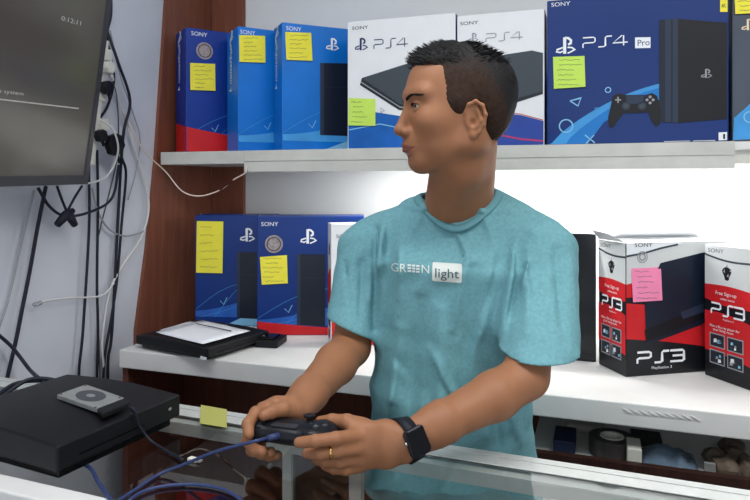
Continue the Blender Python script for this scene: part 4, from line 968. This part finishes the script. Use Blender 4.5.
# eyebrows, lashes as hair strokes on the skin
bvh_v = [Vector(v) for v in (vert @ ROT.T + np.array([0, 0, CAMZ]))[::1]] if False else None
dg = bpy.context.evaluated_depsgraph_get()
tree = BVHTree.FromPolygons([tuple(v) for v in (vert @ ROT.T + np.array([0, 0, CAMZ]))], [tuple(int(i) for i in f) for f in quads])
rnd = random.Random(5)
for sg in (1, -1):
    mb = MB()
    for k in range(95):
        s = rnd.random(); y = sg * (.012 + .042 * s); z = -.002 + .0060 * math.sin(min(1, s * 1.25) * 2.3) + rnd.uniform(-.0020, .0020) * (1 - .4 * s)
        o_ = h2w(.14, y, z); hit = tree.ray_cast(o_, Vector(ROT @ (-fx)))
        if hit[0] is None: continue
        p = hit[0]; dirv = Vector(ROT @ (fy * sg * .8 + fz * (.35 - .5 * s) - fx * .5 * s)); dirv = (dirv - hit[1] * dirv.dot(hit[1])).normalized()
        a = p + hit[1] * .0006; mb.tube([a, a + dirv * .004 + hit[1] * .0008, a + dirv * .008 + hit[1] * .0004], [.0005, .00045, .00015], HAIRM, 4)
    mb.build('eyebrow', man)
    mb = MB()
    for k in range(26):
        s = k / 25; y = .0315 * sg + (s - .5) * .024; zz = -.0105 - .012 * (s - .5) ** 2 * 4 * .25
        p = h2w(.0885 - .03 * (s - .5) ** 2 * (1), y, zz); dv = Vector(ROT @ (fx * .9 + fz * .25 + fy * (s - .5) * .8)).normalized()
        hit = tree.ray_cast(h2w(.14, y, zz), Vector(ROT @ (-fx)))
        if hit[0] is not None: mb.tube([hit[0], hit[0] + dv * .0045], [.0006, .0002], HAIRM, 4)
    mb.build('eyelashes', man)
# faint moustache shade is left as skin; hair cap
U = []
u(hell((-.013, 0, .017), (.095, .0795, .0815)), 0)
u(hell((-.036, 0, -.006), (.062, .0760, .0790)), .015)
u(hell((.012, 0, -.008), (.050, .0765, .050)), .01)
u(hell((.022, 0, .072), (.058, .056, .022), R(-4)), .02)
u(hell((.054, .006, .064), (.022, .044, .015), R(-25)), .012)
def hp(P_, d):
    q = (P_ - HC) @ HM.T
    n1 = np.sin(q[:, 1] * 260 + 6 * np.sin(q[:, 0] * 60)) * np.sin(q[:, 0] * 70 + 4 * np.sin(q[:, 1] * 90)); top = np.clip((q[:, 2] - .04) / .03, 0, 1)
    n2 = np.sin(q[:, 0] * 190 + q[:, 1] * 130) * np.sin(q[:, 1] * 310)
    d = d + (.0016 * n1 + .0008 * n2) * top + .0004 * np.sin(q[:, 2] * 700) * np.sin(q[:, 0] * 600)
    ay = np.abs(q[:, 1]); x, z = q[:, 0], q[:, 2]
    zz = np.array([-.2, -.046, -.036, -.030, -.010, .010, .040, .050, .056, .062, .3]); xf_ = np.array([-.030, -.030, .034, .036, .044, .052, .056, .062, .080, .2, .3])
    xf = np.interp(z + .0015 * np.sin(x * 700 + z * 300), zz, xf_); front = np.clip((.050 - ay) / .012, 0, 1)
    xf = xf * (1 - front) + np.where(z > .054, .3, -.01 - .0 * z) * front
    cutf = np.clip((x - xf) * .8, -.05, .05)
    ear = (1 - np.sqrt(((x + .010) / .020) ** 2 + ((z + .044) / .033) ** 2)) * .02; ear = np.where(ay > .045, ear, -.05)
    nape = -.088 + .02 * np.clip((x + .02) / .03, -1, 1) - z
    return np.maximum(np.maximum(d, cutf), np.maximum(ear, nape * .8))
hv, hq = extract(U, HC - .14, HC + .14, .0022, hp)
q = (hv[hq].mean(1) - HC) @ HM.T
fade = (q[:, 2] < .052 + .02 * np.sin(q[:, 0] * 40) * 0 - np.clip(-q[:, 0] - .02, 0, 1) * 1.6 + (np.random.RandomState(1).rand(len(q)) - .5) * .045) & (np.abs(q[:, 1]) > .035)
hair = np_mesh('hair', hv, hq, [HAIRM, FADE], man, fade.astype(int))
htree = BVHTree.FromPolygons([tuple(v) for v in (hv @ ROT.T + np.array([0, 0, CAMZ]))], [tuple(int(i) for i in f) for f in hq])
mb = MB()
for k in range(3200):
    th = rnd.uniform(-2.6, 2.6) ; zz = rnd.uniform(.05, 1.0); 
    dl = np.array([math.cos(th) * math.sqrt(1 - zz * zz), math.sin(th) * math.sqrt(1 - zz * zz), zz])
    o_ = h2w(-.01, 0, .02) ; dw = Vector(ROT @ (HM.T @ dl)); hit = htree.ray_cast(o_ + dw * .3, -dw)
    if hit[0] is None: continue
    ql = HM @ (ROT.T @ (np.array(hit[0]) - [0, 0, CAMZ]) - HC)
    if ql[2] < .052 and ql[0] > -.05: continue
    flow = np.array([.8 if ql[0] > .0 else -.5, rnd.uniform(-.3, .3) - .3, .45 if ql[0] > .02 else .15]) if ql[2] > .055 else np.array([-.5, 0, -.9])
    fl = Vector(ROT @ (HM.T @ flow)).normalized(); L = rnd.uniform(.008, .016) if ql[2] > .055 else rnd.uniform(.005, .009)
    a = hit[0] - hit[1] * .001; nn = hit[1] * (.09 if ql[2] > .055 else .05)
    mb.tube([a, a + fl * L * .5 + nn * L, a + fl * L + nn * L * (1.5 if ql[2] > .055 else .8)], [.0009, .0007, .0002], HAIRM, 3, caps=False)
o = mb.build('hair_strands', man); tag(o, kind='stuff')

# ---- T-shirt: 5 mm cloth shell
TEAL = mat('teal_cloth', (112, 164, 172), .85, var=.10, vscale=160, bump=.35, bscale=700)
def shirt_torso(o_):
    L = []
    a = lambda p, k: L.append(('u', p, k))
    a(econe(c1 + [0, 0, .01], c2, LAT, .165 - o_, .156 - o_, .118 - o_, .120 - o_, .05 - o_), 0)
    a(econe(c2, np.array([.155, 1.305, -.64]), LAT, .156 - o_, .190 - o_, .120 - o_, .135 - o_, .03), .04)
    for sg in (1, -1): a(econe(c1 + LAT * .055 * sg + CHN * .042 + [0, 0, .02], c1 + LAT * .055 * sg + CHN * .03 + [0, 0, -.06], LAT, *(.06 - o_,) * 4, .05 - o_), .05)
    a(seg(SL + [-.015, .0, -.002], NR + [.045, .01, -.052], .056 - o_, .062 - o_), .05)
    a(seg(SR + [.015, .0, -.002], NR + [-.050, .01, -.062], .056 - o_, .062 - o_), .05)
    a(econe(NR + [0, .015, -.12], NR + [0, .008, -.035], LAT, .12 - o_, .082 - o_, .085 - o_, .074 - o_, .015 - o_), .04)
    return L
def shirt_sleeve(o_):
    return [('u', econe(SL + [0, .0, -.01], CF(537, 412, 1.065), LAT, .058 - o_, .072 - o_, .060 - o_, .068 - o_, .03 - o_), 0),
            ('u', econe(SR + [0, .0, -.01], CF(345, 372, 1.275), np.array([1, -.1, .3]), .058 - o_, .053 - o_, .058 - o_, .060 - o_, .03 - o_), 0)]
HLp = CF(541, 352, 1.10); HRp = CF(351, 327, 1.315); nL = np.array([.0, -.12, 1.0]); nL /= np.linalg.norm(nL)
nRv = np.array([.40, .1, .90]); nRv /= np.linalg.norm(nRv)
folds = []
def fold(a, b, w_, amp): folds.append((np.array(CF(*a)), np.array(CF(*b)), w_ * .75, amp * 2.3))
# armpit pulls and body drapes (positive = ridge)
fold((520, 232, 1.13), (497, 345, 1.12), .010, .007); fold((508, 238, 1.12), (480, 330, 1.13), .011, -.006); fold((500, 250, 1.12), (470, 390, 1.13), .013, .006)
fold((478, 270, 1.13), (462, 420, 1.14), .014, -.005); fold((548, 222, 1.14), (520, 240, 1.12), .010, .005)
fold((530, 250, 1.12), (525, 330, 1.09), .010, .004); fold((556, 250, 1.14), (560, 340, 1.08), .012, -.004); fold((568, 260, 1.15), (572, 350, 1.1), .010, .004)
fold((384, 215, 1.25), (372, 300, 1.25), .012, .006); fold((376, 230, 1.27), (374, 330, 1.25), .009, -.007); fold((392, 225, 1.22), (385, 330, 1.22), .013, -.004)
fold((400, 330, 1.2), (385, 440, 1.2), .016, .006); fold((420, 300, 1.18), (410, 430, 1.19), .016, -.005); fold((440, 310, 1.17), (440, 440, 1.18), .018, .005)
fold((500, 380, 1.15), (520, 440, 1.2), .012, .007); fold((488, 370, 1.14), (500, 450, 1.18), .012, -.006); fold((380, 380, 1.22), (372, 450, 1.22), .012, -.005)
fold((430, 196, 1.2), (408, 240, 1.2), .012, .003); fold((478, 200, 1.19), (500, 250, 1.14), .013, .004); fold((505, 198, 1.2), (540, 222, 1.15), .012, -.003)
fold((356, 250, 1.3), (345, 300, 1.28), .010, .004); fold((362, 262, 1.27), (360, 320, 1.27), .009, -.004)
fold((400, 240, 1.19), (398, 300, 1.19), .008, .003); fold((470, 236, 1.16), (452, 330, 1.16), .009, .004); fold((515, 214, 1.17), (500, 262, 1.13), .007, .004)
fold((536, 236, 1.13), (512, 322, 1.09), .006, .004); fold((430, 350, 1.17), (470, 425, 1.16), .010, .004); fold((385, 350, 1.2), (420, 390, 1.18), .010, -.003); fold((345, 262, 1.29), (352, 318, 1.27), .006, -.003)
fold((455, 225, 1.18), (470, 262, 1.15), .008, .003); fold((420, 226, 1.19), (412, 256, 1.19), .007, -.002); fold((490, 300, 1.12), (455, 372, 1.14), .008, -.004)
def foldd(P_):
    t_ = np.zeros(len(P_))
    for a, b, w_, amp in folds:
        ab = b - a; t = np.clip((P_ - a) @ ab / (ab @ ab), 0, 1); dd = P_ - a - t[:, None] * ab
        r2 = dd[:, 0] ** 2 + dd[:, 2] ** 2 + (dd[:, 1] * .25) ** 2
        t_ += amp * np.exp(-r2 / (w_ * w_)) * (.35 + .65 * np.sin(np.clip(t, .02, .98) * math.pi))
    t_ += .0012 * np.sin(P_[:, 0] * 60 + 5 * np.sin(P_[:, 2] * 20)) * np.sin(P_[:, 2] * 34 + P_[:, 1] * 50)
    return t_
TO, TI, SO, SI = shirt_torso(0), shirt_torso(.0055), shirt_sleeve(0), shirt_sleeve(.0055)
def smin(a, b, k): h = np.clip(.5 + .5 * (a - b) / k, 0, 1); return a * (1 - h) + b * h - k * h * (1 - h)
NA = NR + np.array([-.004, 0, .10]); neckcut = econe(NR + np.array([-.012, -.030, .10]), NR + np.array([-.012, -.010, -.020]), LAT, .100, .078, .085, .069, .01)[0]
def shirt_post(P_, d):
    f = foldd(P_); to = sdf_eval(TO, P_)
    right = P_[:, 0] > .15; cut = np.where(right, -((P_ - HLp) @ nL), -((P_ - HRp) @ nRv))
    sr_ = sdf_eval(SO, P_) - f; to = to - f; so = np.maximum(sr_, cut)
    o_ = smin(to, so, .03); i_ = smin(to, np.maximum(sr_, cut - .03), .03) + .0072
    r_ = np.maximum(o_, -i_); r_ = np.maximum(r_, -.63 - P_[:, 2]); r_ = np.maximum(r_, -neckcut(P_))
    return r_
sv, sq = extract(TO + [('u', p_, .035) for _, p_, _ in SO], [-.10, 1.02, -.66], [.42, 1.50, .06], .0030, shirt_post)
shirt = np_mesh('t_shirt', sv, sq, [TEAL], man)
sm = shirt.modifiers.new('s', 'SMOOTH'); sm.factor = .5; sm.iterations = 2
swv = sv @ ROT.T + np.array([0, 0, CAMZ])
stree = BVHTree.FromPolygons([tuple(v) for v in swv], [tuple(int(i) for i in f) for f in sq])
# ribbed collar along the neckline: rays from camera side and ring round the neck
TEAL2 = mat('teal_rib', (102, 154, 163), .85, bump=.4, bscale=500)
ring = []
for k in range(48):
    th = 2 * math.pi * k / 48; r1, r2 = .0790, .0700
    c = NR + np.array([-.012, -.010, 0]); p = c + LAT * r1 * math.cos(th) + np.array([.40, .917, 0]) * r2 * math.sin(th)
    ww = Vector(ROT @ p) + Vector((0, 0, CAMZ)); hit = stree.ray_cast(Vector((ww.x, ww.y, CAMZ + .12)), Vector((0, 0, -1)))
    z = hit[0].z if hit[0] is not None else ww.z
    ring.append([ww.x, ww.y, z])
zs_ = [p[2] for p in ring]
for k in range(48): ring[k][2] = sorted([zs_[(k + j) % 48] for j in range(-4, 5)])[4]
for _ in range(9): ring = [[sum(ring[(k + j) % 48][i] for j in (-1, 0, 1)) / 3 for i in range(3)] for k in range(48)]
mb = MB(); vs_ = []; fs_ = []
cc_ = Vector([sum(p[i] for p in ring) / 48 for i in range(3)])
for k in range(48):
    p = Vector(ring[k]); rad = Vector((p.x - cc_.x, p.y - cc_.y, 0)).normalized()
    for (a, b) in ((-.004, .006), (.000, .0085), (.009, .0045), (.013, -.001), (.010, -.006), (-.002, -.002)): vs_.append(p + rad * a + Vector((0, 0, b)))
for k in range(48):
    for i in range(6): fs_.append((k * 6 + i, ((k + 1) % 48) * 6 + i, ((k + 1) % 48) * 6 + (i + 1) % 6, k * 6 + (i + 1) % 6))
mb.add(vs_, fs_, TEAL2); mb.build('collar', man, smooth=True).parent = shirt
# chest print
def project_print(flat, fcs, m, mb, e=.0016):
    bm = bmesh.new(); vs_ = [bm.verts.new((a, b, 0)) for a, b in flat]
    for f in fcs:
        try: bm.faces.new([vs_[i] for i in f])
        except ValueError: pass
    bmesh.ops.triangulate(bm, faces=bm.faces[:])
    for _ in range(3):
        es = [e_ for e_ in bm.edges if e_.calc_length() > 3.0]
        if es: bmesh.ops.subdivide_edges(bm, edges=es, cuts=1); bmesh.ops.triangulate(bm, faces=bm.faces[:])
    bm.verts.index_update(); out = []
    for v in bm.verts:
        d = ray(v.co.x, v.co.y); hit = stree.ray_cast(O, d.normalized()); out.append((hit[0] - d.normalized() * e) if hit[0] is not None else O + d * 1.15)
    mb.add(out, [tuple(v.index for v in f.verts) for f in bm.faces], m); bm.free()
mb = MB(); PW = mat('white_shirt_print', (216, 222, 216), .7)
def ptext(s, px, py, hp_, sx, m, e=.0016, sl=.09):
    vs_, fs_ = text_mesh(s, hp_ / .69); project_print([(px + a * sx, py + a * sx * sl - b) for a, b, _ in vs_], fs_, m, mb, e)
    return max(a for a, b, c in vs_) * sx
x = 390.5
x += ptext('GR', x, 271, 8.3, .98, PW) + 1.2
for yy in (0, 2.9, 5.8):
    for (a, b) in ((0, 3.6), (4.6, 7.6), (8.6, 12)):
        yq = 264.2 + yy + a * .09; project_print([(x + a, yq), (x + b, yq + .15), (x + b, yq + 2.0), (x + a, yq + 1.9)], [(0, 1, 2, 3)], PW, mb)
x += 13.2
x += ptext('N', x, 272.8, 8.3, 1.0, PW) + .8
rr_ = [(432.5, 263.5), (433.2, 262), (461, 263.8), (462.3, 265), (461.8, 281.6), (460.6, 283), (433, 281), (432, 279.8)]
project_print(rr_, [tuple(range(8))], PW, mb)
ptext('light', 434.2, 277.2, 9.0, 1.12, mat('print_ink', (70, 96, 104), .8), .0026, .05)
mb.build('chest_print', man).parent = shirt
# trousers and shoes, down to the floor behind the counter
U = []
fl = -CAMZ
for sg in (1, -1):
    hp0 = np.array([.152, 1.305, -.60]) + LAT * sg * .085; kn0 = hp0 + np.array([0, -.01, -.36]); an = hp0 + np.array([0, .02, 0]); an[2] = fl + .09
    u(seg(hp0, kn0, .088, .066), .03); u(seg(kn0, an, .066, .052), .02)
u(econe(np.array([.152, 1.305, -.58]), np.array([.152, 1.305, -.70]), LAT, .155, .16, .10, .11, .03), .03)
tv_, tq_ = extract(U, [-.08, 1.12, fl + .05], [.40, 1.50, -.53], .007)
np_mesh('trousers', tv_, tq_, [mat('dark_denim', (36, 42, 58), .8, bump=.3, bscale=300)], man)
for sg in (1, -1):
    U = []; a0 = np.array([.152, 1.325, 0]) + LAT * sg * .085; a0[2] = fl + .045
    u(econe(a0 - CHN * .05, a0 + CHN * .14 + [0, 0, -.008], LAT, .040, .046, .044, .032, .02), 0); u(seg(a0, a0 + [0, 0, .05], .040, .042), .03)
    v_, q_ = extract(U, a0 - .22, a0 + .22, .006, lambda P_, d: np.maximum(d, fl + .001 - P_[:, 2]))
    np_mesh('shoe', v_, q_, [mat('black_leather', (24, 24, 26), .45)], man)

# ---- wristwatch on his left wrist
wc = CF(411, 440.5, .972); axd = (WL - EL) / np.linalg.norm(WL - EL); axw = Vector(ROT @ axd)
def c2w(p): return Vector(ROT @ np.array(p)) + Vector((0, 0, CAMZ))
wt = thing('wristwatch', 'black square smartwatch with rubber strap on the seller\'s left wrist', 'watch', c2w(wc))
upv = np.array([0, 0, 1.0]); upv -= axd * (upv @ axd); upv /= np.linalg.norm(upv); outv = np.cross(axd, upv)
if outv[1] > 0: outv = -outv
STR = mat('black_strap', (22, 26, 34), .55)
wctr = EL + axd * ((wc - EL) @ axd); mb = MB(); vs_ = []; fs_ = []; n = 40
btree = tree
for k in range(n):
    th = 2 * math.pi * k / n; dd = upv * math.cos(th) + outv * math.sin(th)
    for ax_, e in ((-.0105, .0008), (-.0105, .0035), (.0105, .0035), (.0105, .0008)):
        c = wctr + axd * ax_; hit = btree.ray_cast(c2w(c + dd * .07), Vector(ROT @ (-dd)), .07)
        r_ = (.07 - hit[3]) if hit[0] is not None else .03
        r_ = min(max(r_, .02), .036); vs_.append(c2w(c + dd * (r_ + e)))
for k in range(n):
    for i in range(4): fs_.append((k * 4 + i, k * 4 + (i + 1) % 4, ((k + 1) % n) * 4 + (i + 1) % 4, ((k + 1) % n) * 4 + i))
mb.add(vs_, fs_, STR); mb.build('strap', wt, smooth=True)
fo = outv * .93 + upv * .30 - axd * .0; fo -= axd * (fo @ axd); fo /= np.linalg.norm(fo); fu = np.cross(fo, axd); fu = fu if fu[2] > 0 else -fu
hit = btree.ray_cast(c2w(wctr + fo * .07), Vector(ROT @ (-fo))); rr0 = (.07 - hit[3]) if hit[0] is not None else .027
def wq(a, b, c): return c2w(wctr + axd * a + fu * b + fo * (rr0 + c))
def rrect(hw, hh, r_, c, n=5):
    pts = []
    for cx_, cy_, a0 in ((hw - r_, hh - r_, 0), (-hw + r_, hh - r_, 90), (-hw + r_, -hh + r_, 180), (hw - r_, -hh + r_, 270)):
        for i in range(n + 1): t = R(a0 + 90 * i / n); pts.append(wq(cx_ + r_ * math.cos(t), cy_ + r_ * math.sin(t), c))
    return pts
fo_w = Vector(ROT @ fo)
MB().prism(rrect(.0170, .0205, .006, .0005), fo_w * .0085, mat('watch_case', (40, 42, 48), .3, .6)).build('watch_case', wt, bevel=.0015)
MB().prism(rrect(.0150, .0185, .005, .0091), fo_w * .0009, mat('watch_glass', (5, 5, 8), .08)).build('watch_screen', wt, bevel=.0005)
s0 = wq(.0172, .004, .0045); MB().tube([s0, s0 + axw * .0018], .0028, SIL, 10).build('crown', wt)
# ---- gold ring on the finger
ra, rb = CF(337, 451, .944), CF(320, 453.5, .938); rc = ra + (rb - ra) * .42; rx = (rb - ra) / np.linalg.norm(rb - ra)
e1 = np.array([0, 0, 1.0]); e1 -= rx * (e1 @ rx); e1 /= np.linalg.norm(e1); e2 = np.cross(rx, e1); mb = MB(); vs_ = []; fs_ = []; n = 32
for k in range(n):
    th = 2 * math.pi * k / n; dd = e1 * math.cos(th) + e2 * math.sin(th)
    for a, r_ in ((-.0019, .0093), (-.0019, .0107), (.0, .0111), (.0019, .0107), (.0019, .0093)): vs_.append(c2w(rc + rx * a + dd * r_))
for k in range(n):
    for i in range(5): fs_.append((k * 5 + i, k * 5 + (i + 1) % 5, ((k + 1) % n) * 5 + (i + 1) % 5, ((k + 1) % n) * 5 + i))
tag(mb.add(vs_, fs_, mat('gold', (226, 180, 110), .25, 1)).build('finger_ring', smooth=True), 'plain gold ring on a finger of the seller\'s left hand', 'ring')

# ---- gamepad
GC = CF(291, 431, .998); gx = np.array([.93, -.36, .02]); gx /= np.linalg.norm(gx); gf = np.array([-.36, -.93, .03]); gf -= gx * (gf @ gx); gf /= np.linalg.norm(gf); gz_ = np.cross(gf, gx); gz_ = gz_ if gz_[2] > 0 else -gz_
GM = np.stack([gx, gf, gz_])
def Q(x, y, z): return GC + gx * x + gf * y + gz_ * z
U = []
u(ell(Q(0, 0, 0), (.062, .030, .0155), GM), 0)
u(econe(Q(-.045, .002, 0), Q(.045, .002, 0), gf, .030, .030, .0155, .0155, .01), .01)
for sg in (1, -1):
    u(ell(Q(sg * .050, .002, 0), (.029, .029, .0165), GM), .01); u(seg(Q(sg * .056, -.01, -.002), Q(sg * .070, -.072, -.016), .0185, .0135), .015)
gp = thing('gamepad', 'black gamepad with blue cable held in the seller\'s hands', 'gamepad', c2w(GC))
v_, q_ = extract(U, GC - .13, GC + .13, .0025); np_mesh('shell', v_, q_, [mat('gamepad_black', (24, 26, 31), .3)], gp)
def gtube(nm, pts, r, m): return MB().tube([c2w(Q(*p)) for p in pts], r, m, 16).build(nm, gp, smooth=False, bevel=.0008)
for sg in (1, -1):
    gtube('stick', [(sg * .026, -.012, .012), (sg * .026, -.012, .021), (sg * .026, -.012, .0212), (sg * .026, -.012, .0245)], [.005, .005, .009, .0095], BLACKP)
    bx = lambda a0, a1, b0, b1, c0, c1: [Q(a, b, c) for c in (c0, c1) for a, b in ((a0, b0), (a1, b0), (a1, b1), (a0, b1))]
    for nm, zz0, zz1, yy in (('shoulder_button', .003, .011, .030), ('trigger', -.010, .001, .031)):
        a0, a1 = sorted((sg * .034, sg * .062)); vv = [c2w(p) for p in bx(a0, a1, .018, yy, zz0, zz1)]
        MB().add(vv, [(0, 3, 2, 1), (4, 5, 6, 7), (0, 1, 5, 4), (1, 2, 6, 5), (2, 3, 7, 6), (3, 0, 4, 7)], BLACKG).build(nm, gp, bevel=.003, seg=3)
for a, b in ((.050, .014), (.050, -.006), (.040, .004), (.060, .004)): gtube('action_button', [(a, b, .012), (a, b, .0185)], .0045, GREYP)
for a, b, c_, d_ in ((-.050, .004, .010, .003), (-.050, .004, .003, .010)):
    vv = [c2w(p) for p in bx(a - c_, a + c_, b - d_, b + d_, .013, .0178)]
    MB().add(vv, [(0, 3, 2, 1), (4, 5, 6, 7), (0, 1, 5, 4), (1, 2, 6, 5), (2, 3, 7, 6), (3, 0, 4, 7)], GREYP).build('direction_pad', gp, bevel=.001)
vv = [c2w(p) for p in bx(-.022, .022, -.002, .026, .012, .0165)]
MB().add(vv, [(0, 3, 2, 1), (4, 5, 6, 7), (0, 1, 5, 4), (1, 2, 6, 5), (2, 3, 7, 6), (3, 0, 4, 7)], mat('touchpad', (48, 50, 56), .35)).build('touch_pad', gp, bevel=.002)
vv = [c2w(p) for p in bx(-.018, .018, .0298, .0315, -.003, .004)]
MB().add(vv, [(0, 3, 2, 1), (4, 5, 6, 7), (0, 1, 5, 4), (1, 2, 6, 5), (2, 3, 7, 6), (3, 0, 4, 7)], GREYP).build('light_bar', gp)
# cable from the gamepad, off over the glass
pl = [c2w(Q(-.004, .029, .002)), c2w(Q(-.016, .044, .002))]
cb = thing('controller_cable', 'blue cable running from the gamepad across the glass counter and looping back', 'cable', c2w(Q(0, .03, -.006)))
MB().tube([pl[0], pl[1]], [.0055, .0045], CABLEN, 12).build('plug', cb, smooth=True)
zc = ZG + .0035
pth = [pl[1], D(256, 441, .945), D(240, 445, .95), D(215, 452, .965), D(185, 464, .985), G(160, 474, zc + .001), G(138, 488, zc), G(118, 501, zc), G(108, 508, zc), G(116, 510, zc), G(140, 493, zc), G(165, 486, zc), G(195, 484.5, zc), G(222, 489, zc), G(238, 498, zc), G(246, 508, zc)]
MB().tube(smooth_path(pth), .0026, CABLEN, 8).build('cord', cb, smooth=True)
# printed artwork belongs to its carton body
for o in list(COL.objects):
    if o.name.startswith(('front_print', 'side_print')) and o.parent:
        for c in o.parent.children:
            if c.name.startswith('carton_body'): o.parent = c; break
